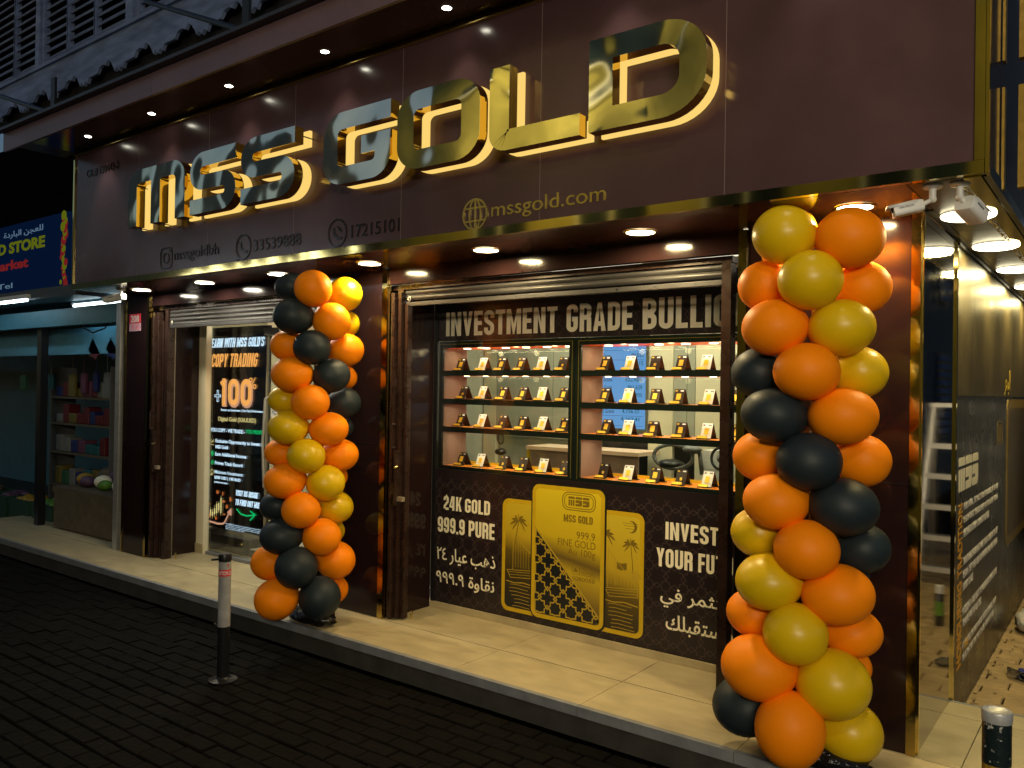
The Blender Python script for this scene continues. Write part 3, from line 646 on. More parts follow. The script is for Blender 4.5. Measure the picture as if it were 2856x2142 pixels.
text('arabic_lettering', '\u0669\u0669\u0669.\u0669 \uFE93\uFEED\uFE8E\uFED8\uFEE7', (-2.908, -2.362, .165, .278), FR, 'cream', win, .0008, .001, off=.012)
text('arabic_lettering', '\uFEF2\uFED3 \uFEAE\uFEE4\uFE9C\uFE98\uFEB3\uFE8D', (-1.085, -.565, .320, .440), FR, 'cream', win, .0008, .001, off=.012)
text('arabic_lettering', '\uFEDA\uFEE0\uFE92\uFED8\uFE98\uFEB4\uFEE3', (-1.046, -.625, .170, .285), FR, 'cream', win, .0008, .001, off=.012)
# printed gold bars
def bar(x0, x1, z0, z1, lay, mat_in, cut=None):
    mb = MB(); poly(mb, rrect(x0, x1, z0, z1, .055, 8), FR, .0012+lay, .003+lay); o = mb.build('printed_bar', 'goldrim', win)
    mb = MB(); poly(mb, rrect(x0+.028, x1-.028, z0+.028, z1-.028, .034, 8), FR, .0031+lay, .0036+lay); mb.build('bar_face', mat_in, o); return o
bl = bar(-2.296, -1.95, .094, .864, 0, 'goldprint2'); br = bar(-1.62, -1.198, .094, .864, 0, 'goldprint2')
mb = MB(); poly(mb, rrect(-2.050, -1.464, .084, .990, .06, 8), FR, .0032, .0046); mb.build('bar_shadow_print', 'darkprint', win)
bmid = bar(-2.040, -1.477, .094, .984, .004, 'goldprint')
Wm = .0078
def palm(mb, x, z, h, s, w, sway=.02):
    stroke(mb, [(x, z), (x+sway*.4, z+h*.5), (x+sway, z+h)], .007*s, FR, w, w+.0004)
    for k in range(9):
        a = R(-35+k*31.25); L_ = .085*s*(1-.12*abs(math.sin(a*2)))
        p = [(x+sway+L_*t*math.cos(a), z+h+L_*t*math.sin(a)-.03*s*t*t) for t in (0, .35, .7, 1)]
        poly(mb, [p[0], (p[1][0]-.006*math.sin(a)*s, p[1][1]+.011*s), (p[2][0], p[2][1]+.006*s), p[3], (p[2][0], p[2][1]-.012*s), (p[1][0]+.004*s, p[1][1]-.008*s)], FR, w, w+.0004+.00005*k)
mb = MB(); w0 = .0037
palm(mb, -2.19, .50, .22, .95, w0, .035); palm(mb, -1.27, .47, .20, .75, w0, -.02); palm(mb, -1.50, .40, .31, .9, w0, .03)
mb.build('palm_print', 'goldshade', win)
mb = MB()
for (xa, xb) in ((-2.25, -2.0), (-1.47, -1.235)):
    s_ = 1 if xa < -2 else -1
    hull = [(xa, .375), (xb, .395), (xb, .345), (xa+.03, .325)]
    stroke(mb, hull, .004, FR, w0, w0+.0004, True); stroke(mb, [(xa+.008, .362), (xb, .380)], .003, FR, w0, w0+.0005); stroke(mb, [(xa+.02, .345), (xb, .362)], .003, FR, w0, w0+.0006)
    mx = xa+.05 if s_ > 0 else xa+.02
    stroke(mb, [(mx, .38), (mx, .62)], .004, FR, w0, w0+.0007)
    top = (mx, .62); end = (xb, .47) if s_ > 0 else (xb, .40)
    stroke(mb, [top, end], .004, FR, w0, w0+.0008)
    for k in range(1, 9): xx = mx+(end[0]-mx)*k/9; stroke(mb, [(xx, top[1]+(end[1]-top[1])*k/9), (xx, .40)], .0022, FR, w0, w0+.0004)
    for k in range(7):
        z = .135+k*.024; x = xa+.02+rnd.uniform(0, .05); stroke(mb, [(x, z), (x+.05, z+.004), (x+.12+rnd.uniform(0, .06), z-.002)], .0035, FR, w0, w0+.0004)
    stroke(mb, [(xa-.005, .30), (xa+.06, .292), (xa+.14, .302), (xb, .288)], .006, FR, w0, w0+.0005)
# shell, flag and moon on the right bar
cx, cz = -1.262, .455
for k in range(9): a = R(15+150*k/8); stroke(mb, [(cx, cz), (cx+.045*math.cos(a), cz+.045*math.sin(a))], .005, FR, w0, w0+.0004+.00004*k)
stroke(mb, [(cx+.047*math.cos(R(10+160*k/10)), cz+.047*math.sin(R(10+160*k/10))) for k in range(11)], .005, FR, w0, w0+.0005)
stroke(mb, [(-1.392, .40), (-1.392, .56)], .004, FR, w0, w0+.0005)
mb.build('dhow_print', 'goldline', win)
mb = MB(); poly(mb, [(-1.385, .548), (-1.355, .54), (-1.315, .548), (-1.315, .505), (-1.355, .497), (-1.385, .505)], FR, w0, w0+.0006)
m1_ = [(-1.285+.038*math.cos(R(a)), .775+.038*math.sin(R(a))) for a in range(-120, 121, 24)]; m2_ = [(-1.297+.032*math.cos(R(a)), .775+.034*math.sin(R(a))) for a in range(110, -111, -22)]
poly(mb, m1_+m2_, FR, w0, w0+.0005)
for k, dz in enumerate((.02, .005, -.012)): stroke(mb, [(-1.35+k*.01, .775+dz), (-1.24-k*.004, .775+dz)], .0025, FR, w0, w0+.0003)
mb.build('moon_print', 'goldshade', win)
# middle bar: stepped dark corner with star lattice
F2 = front(Gy-.0077)
mb = MB(); pts_ = [(-2.010, .150), (-1.985, .125), (-1.54, .125), (-1.512, .155), (-1.512, .175), (-2.010, .690)]
poly(mb, pts_, F2, 0, .0003); mb.build('lattice_ground', 'darkprint', win)
mb = MB(); edge = lambda x: .175+(-1.512-x)*1.034
PL = .1245
for i in range(5):
    for j in range(6):
        cx = -1.968+i*PL; cz = .172+j*PL
        if cz > edge(cx)+.045 or cx > -1.46: continue
        stp = [(cx+(.054 if k % 2 == 0 else .041)*math.cos(R(22.5*k)), cz+(.054 if k % 2 == 0 else .041)*math.sin(R(22.5*k))) for k in range(16)]
        def cl(p):
            x, z = min(max(p[0], -2.006), -1.516), max(p[1], .129)
            o = z-edge(x)
            return (x, z) if o < 0 else (x-o*.5, z-o*.5)
        stp = [cl(p) for p in stp]
        q = [stp[0]]
        for p in stp[1:]:
            if math.dist(p, q[-1]) > .004 and math.dist(p, stp[0]) > .004: q.append(p)
        if len(q) > 3: stroke(mb, q, .0085, F2, .0004, .0009, True)
        for a in (0, 90, 180, 270):
            ex = cx+math.cos(R(a))*.054; ez = cz+math.sin(R(a))*.054; fx = cx+math.cos(R(a))*PL/2; fz = cz+math.sin(R(a))*PL/2
            if fx > -1.516 or fx < -2.006 or fz < .129 or fz > edge(fx)-.004: continue
            s_ = Vector((-math.sin(R(a)), math.cos(R(a))))
            for qq in (-1, 1): stroke(mb, [(ex, ez), (fx+s_.x*.016*qq, fz+s_.y*.016*qq)], .007, F2, .0004, .0010+.0001*qq)
stroke(mb, [(-2.010, .690), (-1.512, .175)], .010, F2, .0004, .0012)
mb.build('lattice_print', 'goldline', win)
mb = MB(); stroke(mb, rrect(-1.797, -1.546, .837, .951, .045), .006, F2, 0, .0005, True); stroke(mb, rrect(-1.781, -1.562, .851, .937, .034), .005, F2, 0, .0005, True)
def logo(mb, x0, x1, z0, z1, fr, w=0, ext=.0006):
    wl = (x1-x0)/3; g_ = wl*.10; gap = (z1-z0)*.10; zt = z0+(z1-z0)*.70
    for k in range(3):
        a = x0+k*wl+g_/2; b = a+wl-g_
        poly(mb, fillet([(a, zt+gap/2), (b, zt+gap/2), (b, z1), (a, z1)], [0, 0, wl*.1, wl*.25], True, 4), fr, w, w+ext)
    a = x0+g_/2; lw = (wl-g_)/3
    for q in range(3): poly(mb, [(a+q*lw+.12*lw, z0), (a+q*lw+.85*lw, z0), (a+q*lw+.85*lw, zt-gap/2), (a+q*lw+.12*lw, zt-gap/2)], fr, w, w+ext)
    for k in (1, 2):
        a = x0+k*wl+g_/2; b = a+wl-g_; zz = zt-gap/2; h = zz-z0
        poly(mb, fillet([(a, z0), (b, z0), (b, zz), (a, zz), (a, z0+h*.55), (a+wl*.45, z0+h*.55), (a+wl*.45, z0+h*.38), (a, z0+h*.38)], [0, wl*.22, wl*.08, wl*.1, 0, 0, 0, 0], True, 4), fr, w, w+ext)
logo(mb, -1.755, -1.588, .865, .925, F2, 0, .0006); mb.build('logo_print', 'goldshade', win)
mb = MB(); cond(mb, 'MSS GOLD', (-1.786, -1.564, .757, .805), F2, 0, .0004); mb.build('bar_lettering', 'goldshade', win)
for s, bx in (('999.9', (-1.685, -1.545, .655, .703)), ('FINE GOLD', (-1.829, -1.540, .598, .645)), ('Au 100g', (-1.751, -1.541, .530, .588)), ('S080088', (-1.712, -1.542, .383, .412))): text('bar_lettering', s, bx, F2, 'goldshade', win, .0005, 0)
mb = MB(); stroke(mb, rrect(-1.714, -1.542, .425, .485, .006), .003, F2, 0, .0004, True); stroke(mb, [(-1.658, .425), (-1.658, .485)], .003, F2, 0, .0005); poly(mb, [(-1.705, .44), (-1.668, .44), (-1.690, .47)], F2, 0, .0005); mb.build('assay_mark', 'goldshade', win)
text('bar_lettering', 'MELTER', (-1.650, -1.550, .459, .478), F2, 'goldshade', win, .0005, 0); text('bar_lettering', 'ASSAYER', (-1.650, -1.548, .433, .452), F2, 'goldshade', win, .0005, 0)

# ================================================================== DISPLAY CABINETS
YB = .755
shz = {'b': 1.050, 3: 1.336, 2: 1.539, 1: 1.746, 't': 1.912}
def cabinet(x0, x1, ox0, ox1, label, side):
    t = thing('display_cabinet', ((x0+x1)/2, Gy+.02, 1.02), label, 'display cabinet', 'lit display cabinets behind the window')
    ya = Gy+.012
    for a in ((x0, ox0, 1.024, 1.961), (ox1, x1, 1.024, 1.961), (ox0, ox1, 1.024, 1.049), (ox0, ox1, 1.913, 1.961)): box('frame', 'greenblack', t, a[0], a[1], ya, ya+.02, a[2], a[3])
    g = MB(); stroke(g, [(x0+.026, 1.04), (x0+.026, 1.940), (x1-.020, 1.940), (x1-.020, 1.04)], .0022, front(ya), 0, .0012); g.build('gold_line', 'goldline', t)
    box('side_panel', 'cabside', t, ox0-.012, ox0-.001, ya+.021, YB, 1.03, 1.93); box('side_panel', 'cabside', t, ox1+.001, ox1+.012, ya+.021, YB, 1.03, 1.93)
    box('top_panel', 'caborange', t, ox0, ox1, ya+.021, YB, 1.913, 1.925)
    sb = box('shelf', 'cabfloor', t, ox0, ox1, ya+.021, YB, 1.03, 1.049)
    for k in (1, 2, 3):
        z = shz[k]; s = box('shelf', 'cabfloor', t, ox0+.001, ox1-.001, ya+.004, YB, z-.012, z)
        box('shelf_edge', 'greenblack', s, ox0+.001, ox1-.001, ya-.002, ya+.003, z-.038, z+.001); box('shelf_lining', 'caborange', s, ox0+.001, ox1-.001, ya+.0045, YB, z-.036, z-.0125)
    box('back_glass', 'glassin', t, ox0, ox1, YB+.001, YB+.005, 1.05, 1.912)
    box('back_rail', 'goldrim', t, ox0, ox1, YB-.012, YB-.001, 1.0495, 1.066)
    n = 6
    for k in range(n):
        x = ox0+(ox1-ox0)*(k+.75)/(n+.2)
        MB().lathe((x, ya+.12, 1.9125), [(0, -.003), (.026, -.003), (.028, 0)], 16).build('cabinet_lamp', 'cabled', t)
        for s_ in (1, 2, 3):
            MB().lathe((x, ya+.12, shz[s_]-.0365), [(0, -.002), (.020, -.002), (.021, 0)], 12).build('cabinet_lamp', 'cabled', t)
    for zt, e in ((1.90, 3), (1.70, 2.4), (1.49, 2.4), (1.29, 3.2)):
        l = bpy.data.lights.new('cabinet_glow', 'AREA'); l.shape = 'RECTANGLE'; l.size = ox1-ox0-.1; l.size_y = .06; l.energy = e; l.color = (1, .80, .48)
        lo = bpy.data.objects.new('cabinet_glow', l); C.objects.link(lo); lo.location = ((ox0+ox1)/2, ya+.10, zt)
    for q in (.2, .5, .8):
        for zt, e in ((1.885, .22), (1.69, .10)):
            l = bpy.data.lights.new('cabinet_spill', 'POINT'); l.energy = e; l.shadow_soft_size = .02; l.color = (1, .72, .36)
            lo = bpy.data.objects.new('cabinet_spill', l); C.objects.link(lo); lo.location = (ox0+(ox1-ox0)*q, ya+.16, zt)
    return t
cabinet(-2.952, -1.732, -2.890, -1.776, 'left lit display cabinet with four shelves of gold bar cards', 0)
cabinet(-1.728, -.50, -1.685, -.56, 'right lit display cabinet in front of the blue price screen', 1)

# gold bar cards
def make_card(kind):
    wd, hc = .066, .088
    t = thing('card_stand', (0, 0, 0), 'x', 'gold bar card')
    box('base', 'black', t, -.052, .030, -.012, .020, 0, .007, bevel=.0015); box('base', 'black', t, -.045, .040, .080, .108, 0, .006, bevel=.0015)
    mb = MB(); fy = lambda v: .006+.040*v/hc
    def slab(u0, u1, v0, v1, d0, d1, m, nm, par):
        b = MB(); b.v = [(u, fy(v)-d, .006+v) for d in (d0, d1) for u, v in ((u0, v0), (u1, v0), (u1, v1), (u0, v1))]
        b.f = [(0, 1, 2, 3), (4, 5, 6, 7), (0, 1, 5, 4), (1, 2, 6, 5), (2, 3, 7, 6), (3, 0, 4, 7)]; return b.build(nm, m, par)
    cm = M['white'] if kind == 'w' else M['cardk']
    card = slab(-wd/2, wd/2, 0, hc, 0, .002, cm, 'card', t)
    b = MB(); b.v = [(u, y, z) for y0_, y1_ in ((.048, .094),) for (y, z) in ((y0_, .006+hc), (y0_+.002, .006+hc), (y1_+.002, .006), (y1_, .006)) for u in (-wd/2, wd/2)]
    b.f = [(0, 1, 3, 2), (2, 3, 5, 4), (4, 5, 7, 6), (6, 7, 1, 0), (0, 2, 4, 6), (1, 3, 5, 7)]; b.build('card_back', M['cardk'], t)
    big = kind in 'gw'
    br_ = slab(-.014 if kind != 's' else -.006, .014 if kind != 's' else .008, .024, .060 if kind != 's' else .040, .0021, .0045, M['ingot'], 'gold_bar', t)
    slab(-.028, -.014, .073, .082, .0021, .0024, M['goldline'] if kind != 'w' else M['grey'], 'card_logo', t)
    slab(.006, .026, .074, .081, .0021, .0024, M['white'] if kind != 'w' else M['grey'], 'card_mark', t)
    b = MB(); b.v = [(x, y, z) for x in (-.046, .014) for y, z in ((-.012, .007), (-.002, .021), (.004, .007))]; b.f = [(0, 1, 2), (3, 4, 5), (0, 3, 4, 1), (1, 4, 5, 2), (2, 5, 3, 0)]
    b.build('name_plate', M['ingot'], t)
    return t
M['cardk'] = mat('dark_brown_card', (.022, .012, .012), .35); M['ingot'] = mat('gold_bar_metal', (.90, .56, .06), .38, .45)
protos = {k: make_card(k) for k in 'kwgs'}
used = set()
def dup(root):
    r = root.copy(); C.objects.link(r)
    for ch in [c for c in bpy.data.objects if c.parent == root]:
        c = ch.copy(); C.objects.link(c); c.parent = r; c.matrix_parent_inverse = ch.matrix_parent_inverse.copy()
    return r
rows1 = [[-2.839, -2.633, -2.46, -2.288, -2.110, -1.935], [-2.815, -2.633, -2.444, -2.271, -2.104, -1.927], [-2.835, -2.634, -2.445, -2.267, -2.1, -1.915], [-2.819, -2.637, -2.43, -2.253, -2.082, -1.91]]
rows2 = [[-1.608, -1.425, -1.245, -1.07, -.907, -.721], [-1.606, -1.434, -1.244, -1.082, -.89, -.728], [-1.593, -1.431, -1.255, -1.066, -.898, -.712], [-1.607, -1.423, -1.234, -1.057, -.889]]
k1 = ['gwkgws', 'swgkwg', 'gwsgwg', 'kwssws']; k2 = ['gwsgwk', 'gwkgwk', 'gwkgwk', 'swgsw']
rn_ = ['top', 'second', 'third', 'bottom']; cn = ['leftmost', 'second from left', 'third from left', 'fourth from left', 'fifth from left', 'sixth from left']
dsc = {'k': 'dark card, small gold bar', 'w': 'white card, gold bar', 'g': 'dark card, large gold bar', 's': 'dark card, tiny gold bar'}
for rows, kk, cab in ((rows1, k1, 'left cabinet'), (rows2, k2, 'right cabinet')):
    for r_, (xs, ks) in enumerate(zip(rows, kk)):
        for c_, (x, kd) in enumerate(zip(xs, ks)):
            p = protos[kd]
            o = p if kd not in used else dup(p)
            used.add(kd); z = {0: shz[1], 1: shz[2], 2: shz[3], 3: 1.049}[r_]
            o.location = (x+.052, Gy+.075, z+.0006); o.rotation_euler = (0, 0, R(rnd.uniform(-4, 4)))
            tag(o, '%s, %s on %s shelf of %s' % (dsc[kd], cn[c_], rn_[r_], cab), 'gold bar card', 'gold bar cards on the cabinet shelves')

# price screen, desk, vacuum cleaner and boxes inside
t = thing('price_screen', (-1.95, 1.5, 1.3), 'blue wall screen listing gold prices behind the right cabinet', 'screen')
box('panel', 'screenblue', t, -2.155, -1.762, 1.49, 1.51, 1.33, 2.02)
for s, a, b, z, m in (('1 Gram', -2.14, -2.06, 1.875, 'ink'), ('49.551', -1.88, -1.775, 1.875, 'ink'), ('5 Grams', -2.14, -2.03, 1.815, 'ink'), ('217.515', -1.90, -1.775, 1.815, 'inkgreen'), ('10 Grams', -2.15, -2.04, 1.69, 'ink'), ('432.486', -1.93, -1.78, 1.69, 'inkgreen'), ('20 Grams', -2.15, -2.04, 1.63, 'ink'), ('861.639', -1.90, -1.78, 1.63, 'inkgreen'), ('1,067.935', -1.92, -1.78, 1.57, 'inkgreen'), ('100 Grams', -2.15, -2.02, 1.445, 'ink'), ('4,156.37', -1.95, -1.80, 1.445, 'inkgreen'), ('4,163.41', -1.96, -1.80, 1.385, 'inkgreen')):
    text('price_line', s, (a, b, z, z+.032), front(1.489), m, t, .001)
for z in (1.35, 1.425, 1.855, 1.93): box('rule_line', 'ink', t, -2.15, -1.77, 1.4885, 1.4895, z, z+.002)
t = thing('reception_desk', (-2.2, 1.35, 0), 'pale topped reception desk behind the cabinets', 'desk')
box('desk_top', 'desk', t, -2.61, -1.62, 1.15, 1.48, 1.150, 1.178); box('desk_front', 'cabside', t, -2.58, -1.64, 1.18, 1.20, 0, 1.149)
box('desk_edge', 'goldrim', t, -2.61, -2.585, 1.16, 1.18, 0, 1.149)
t = thing('vacuum_cleaner', (-1.38, 1.25, .9), 'grey vacuum cleaner with a coiled hose behind the right cabinet', 'vacuum cleaner')
MB().path([(-1.40+.15*math.cos(a), 1.25, 1.16+.085*math.sin(a)) for a in [i*math.pi/12 for i in range(25)]], .014, 8).build('hose', 'grey', t, smooth='all')
MB().ell((-1.44, 1.3, 1.10), .10, .08, .04).build('body', 'black', t, smooth='all'); MB().path([(-1.33, 1.25, 1.24), (-1.2, 1.25, 1.20), (-1.18, 1.25, 1.05)], .016, 8).build('tube', 'grey', t, smooth='all')
MB().ell((-1.24, 1.22, 1.22), .07, .05, .03).build('nozzle', 'grey', t, smooth='all')
t = thing('desk_fan', (-1.03, 1.25, 1.06), 'round black fan seen between boxes behind the right cabinet', 'fan')
MB().path([(-1.03+.07*math.cos(a), 1.22, 1.17+.075*math.sin(a)) for a in [i*math.pi/12 for i in range(25)]], .010, 8).build('guard', 'black', t, smooth='all'); MB().ell((-1.03, 1.22, 1.17), .03, .03, .03).build('hub', 'grey', t, smooth='all')
for k in range(4):
    b = box('storage_box', 'white', None, -1.19, -1.07 if k < 3 else -1.09, 1.28, 1.42, .955+k*.066, 1.018+k*.066)
    tag(b, '%s white storage box of the stack beside the black fan' % ['lowest', 'second lowest', 'third', 'topmost'][k], 'box', 'stacked white boxes')
t = thing('headset', (-2.48, 1.1, 1.05), 'black desk telephone and cable behind the left cabinet bottom shelf', 'telephone')
MB().ell((-2.98, 1.3, 1.10), .05, .05, .03).build('body', 'black', t, smooth='all'); MB().path([(-2.98+.03*math.cos(a), 1.3, 1.21+.045*math.sin(a)) for a in [i*math.pi/8 for i in range(17)]], .007, 6).build('handle', 'black', t, smooth='all')

# ================================================================== LEFT BAY: door glass and LED screen
t = thing('glass_door', (-4.5, Gy, 0), 'frameless glass door with a long chrome bar handle', 'door')
box('glass_pane', 'glass', t, -4.975, -3.80, Gy, Gy+.010, .03, 2.06); box('edge_profile', 'beigemetal', t, -4.988, -4.977, Gy-.004, Gy+.014, .03, 2.06)
box('patch_fitting', 'aluminium', t, -5.02, -4.80, Gy-.012, Gy+.022, 2.062, 2.13)
MB().path([(-4.93, Gy, 1.52), (-4.93, Gy-.05, 1.50), (-4.945, Gy-.06, 1.1), (-4.93, Gy-.05, .72), (-4.93, Gy, .70)], .011, 10).build('bar_handle', 'aluminium', t, smooth=True)
box('card_holder', 'white', t, -4.90, -4.82, Gy-.006, Gy-.001, 1.34, 1.42)
text('notice_lettering', 'PULL', (-4.89, -4.835, 1.365, 1.395), front(Gy-.006), 'ink', t, .001)
t = thing('side_glass', (-5.4, Gy, 0), 'fixed glass pane left of the door in front of the tall screen', 'window')
box('glass_pane', 'glass', t, -5.858, -4.992, Gy, Gy+.010, .03, 2.30); box('sill', 'curb', t, -5.858, -3.79, Gy-.02, Gy+.04, .0005, .029)
Yp = .70
t = thing('standing_screen', (-5.78, Yp, 0), 'tall floor standing LED screen advertising copy trading', 'screen')
box('display', 'poster', t, -6.312, -5.30, Yp, Yp+.04, .195, 2.185); box('bezel', 'black', t, -6.319, -6.3125, Yp-.002, Yp+.045, .20, 2.19)
box('foot', 'black', t, -6.20, -5.4, Yp-.10, Yp+.14, .08, .16, bevel=.005); box('foot', 'black', t, -6.15, -6.05, Yp-.08, Yp+.1, .16, .194)
for x in (-6.15, -5.5): MB().tube((x-.012, Yp-.06, .045), (x+.012, Yp-.06, .045), .035, 14).build('wheel', 'black', t, smooth=True)
FP = front(Yp-.0005)
def pc(s, bx, m, sh=.18): mb = MB(); cond(mb, s, bx, FP, 0, .001, sh); mb.build('screen_lettering', m, t)
pc("EARN WITH MSS GOLD'S", (-6.215, -5.355, 1.987, 2.078), 'tw'); pc('COPY TRADING', (-6.212, -5.455, 1.793, 1.925), 'to')
# the big 100
def num(dx, dz, wdt, m, w0, w1, nm):
    mb = MB(); x0, z0, h = -6.045+dx, 1.412+dz, .268
    stroke(mb, [(x0+.05, z0), (x0+.05, z0+h)], wdt, FP, w0, w1); stroke(mb, [(x0-.005, z0+h*.80), (x0+.05, z0+h-.02)], wdt*.7, FP, w0, w1-.0002)
    for k in (0, 1): ox = x0+.12+k*.205; stroke(mb, fillet([(ox+.03, z0+.03), (ox+.03, z0+h-.03), (ox+.15, z0+h-.03), (ox+.15, z0+.03)], .058, True, 6), wdt, FP, w0, w1-.0001*(k+1), True)
    mb.build(nm, m, t)
num(.012, -.012, .074, 'tpink', .0002, .0010, 'numeral_rim'); num(0, 0, .052, 'to', .0012, .0022, 'numeral')
mb = MB(); stroke(mb, [(-6.155, 1.505), (-6.045, 1.505)], .026, FP, .0003, .0012); stroke(mb, [(-6.10, 1.446), (-6.10, 1.563)], .026, FP, .0003, .0016); mb.build('plus_rim', 'tw', t)
mb = MB(); stroke(mb, [(-6.148, 1.505), (-6.052, 1.505)], .012, FP, .0017, .0020); stroke(mb, [(-6.10, 1.453), (-6.10, 1.556)], .012, FP, .0017, .0022); mb.build('plus_sign', 'black', t)
text('screen_lettering', '%', (-5.585, -5.465, 1.58, 1.69), FP, 'to', t, .0015, .001)
for s, bx, m, o_ in (('Return on Investment  (Our Past Performance)*', (-6.036, -5.325, 1.350, 1.382), 'tw', .015), ('Digital Gold (XAUUSD)', (-6.08, -5.467, 1.245, 1.300), 'ty', .025), ('YOU COPY - WE TRADE -', (-6.214, -5.640, 1.146, 1.184), 'tw', .03), ('YOU PROFIT.', (-5.625, -5.330, 1.150, 1.190), 'tg', .03),
        ('Exclusive Opprotunity to Invest in', (-6.12, -5.345, 1.030, 1.076), 'tw', .025), ('MSS Gold', (-6.119, -5.909, .982, 1.016), 'tw', .025), ('Earn Additional Income', (-6.124, -5.606, .909, .944), 'tw', .025), ('Proven Track Record', (-6.125, -5.665, .821, .856), 'tw', .025),
        ('Minimum Investment:', (-6.128, -5.653, .732, .765), 'tw', .01), ('$500 USD | 190 BHD', (-6.13, -5.692, .670, .709), 'tw', .03), ('(withdraw any time)', (-6.13, -5.911, .634, .656), 'tw', .015)):
    text('screen_lettering', s, bx, FP, m, t, .001, 0, off=o_)
pc('VISIT US INSIDE', (-5.764, -5.411, .543, .597), 'tw'); pc('TO FIND OUT MORE', (-5.768, -5.340, .451, .509), 'tw')
for k in range(4): text('screen_lettering', ['*DISCLAIMER: Past performance does not guarantee future results and all trading', 'carries risk. Prices can go down as well as up and past returns are no promise;', 'please take advice from a qualified adviser before trading, terms apply to all', 'offers, see inside for further terms.'][k], (-5.925, -5.335 if k < 3 else -5.62, .246-k*.0155, .258-k*.0155), FP, 'tw', t, .0008, res=1)
mb = MB()
for (x, z, h0, h1) in ((-6.185, .335, .030, .055), (-6.15, .325, .020, .045), (-6.115, .355, .028, .06), (-6.08, .385, .045, .07), (-6.045, .405, .035, .055), (-6.008, .42, .075, .10)):
    poly(mb, [(x-.011, z-h0), (x+.011, z-h0), (x+.011, z+h0), (x-.011, z+h0)], FP, 0, .001); stroke(mb, [(x, z-h1), (x, z+h1)], .003, FP, 0, .0014)
mb.build('candle_chart', 'ty', t)
mb = MB()
for (x, z, rx, rz) in ((-6.071, .549, .022, .020), (-5.98, .54, .010, .022), (-6.215, .42, .018, .018), (-5.965, .465, .022, .013), (-5.851, .497, .020, .024), (-5.91, .42, .018, .022), (-6.208, .30, .017, .022), (-6.09, .288, .016, .018), (-5.955, .34, .020, .008)):
    poly(mb, [(x+rx*math.cos(k*math.pi/6), z+rz*math.sin(k*math.pi/6)) for k in range(12)], FP, 0, .0012)
mb.build('coin_print', 'to2', t)
mb = MB(); stroke(mb, fillet([(-6.306, .250), (-6.06, .236), (-5.95, .245), (-5.865, .37)], .09, False, 6), .018, FP, 0, .0013); poly(mb, [(-5.905, .365), (-5.832, .415), (-5.83, .335)], FP, 0, .0016); mb.build('rising_arrow', 'tpink', t)
mb = MB(); stroke(mb, fillet([(-5.75, .415), (-5.68, .37), (-5.58, .362), (-5.46, .385)], .08, False, 4), .014, FP, 0, .0013); stroke(mb, [(-5.53, .415), (-5.455, .386), (-5.53, .325)], .014, FP, 0, .0016); mb.build('green_arrow', 'tg', t)
mb = MB(); cx, cz = -6.172, .925; poly(mb, [(cx-.022, cz), (cx, cz-.028), (cx+.022, cz), (cx+.008, cz+.03), (cx-.014, cz+.03)], FP, 0, .001)
stroke(mb, [(-6.172+.02*math.cos(k*.5236), .838+.02*math.sin(k*.5236)) for k in range(12)], .006, FP, 0, .001, True); stroke(mb, [(-6.185, .841), (-6.175, .828), (-6.152, .863)], .006, FP, 0, .0014); mb.build('green_icon', 'tg', t)
mb = MB(); stroke(mb, [(-6.20, 1.075), (-6.20, 1.015), (-6.15, 1.015)], .005, FP, 0, .001); stroke(mb, [(-6.19, 1.035), (-6.175, 1.055), (-6.165, 1.04), (-6.15, 1.07)], .005, FP, 0, .0014)
stroke(mb, [(-6.172+.022*math.cos(k*.5236), .745+.022*math.sin(k*.5236)) for k in range(12)], .006, FP, 0, .001, True); stroke(mb, [(-6.21, .705), (-6.185, .72), (-6.165, .71)], .008, FP, 0, .0014); mb.build('yellow_icon', 'ty', t)
b = MB(); b.path([(-6.24, .62, .30), (-6.20, .60, .16), (-6.05, .58, .20), (-6.10, .60, .02)], .006, 6); o = b.build('power_cable', 'black', None, smooth=True); tag(o, 'black power cable hanging beside the foot of the tall screen', 'cable')

# ================================================================== LAMPS
def downlight(x, y, label, cool=False, e=5.5):
    t = thing('downlight', (x, y, Zs), label, 'downlight', 'round downlights in the soffit over the platform')
    MB().lathe((x, y, Zs), [(.074, -.0035), (.080, -.007), (.092, -.004), (.094, -.0008)], 32).build('trim_ring', 'brass', t, smooth='all')
    MB().lathe((x, y, Zs), [(0, -.0045), (.074, -.0045)], 32).build('diffuser', 'diffc' if cool else 'diff', t)
    l = bpy.data.lights.new('downlight_beam', 'AREA'); l.shape = 'DISK'; l.size = .14; l.energy = e; l.spread = R(176); l.color = (1, .90, .68) if cool else (1, .76, .36)
    lo = bpy.data.objects.new('downlight_beam', l); C.objects.link(lo); lo.location = (x, y, Zs-.012)
for x, d, c, e in ((-5.86, 'beside the house number pillar, leftmost of the row', 1, 4), (-4.88, 'above the tall screen', 1, 7), (-3.915, 'above the left balloon column', 1, 5), (-2.93, 'above the right edge of the middle pillar', 0, 7), (-1.92, 'above the word INVESTMENT', 0, 9), (-.88, 'above the word BULLION', 0, 10), (.19, 'above the right balloon column', 0, 9)):
    downlight(x, -.235, 'round downlight %s' % d, c, e*1.7)
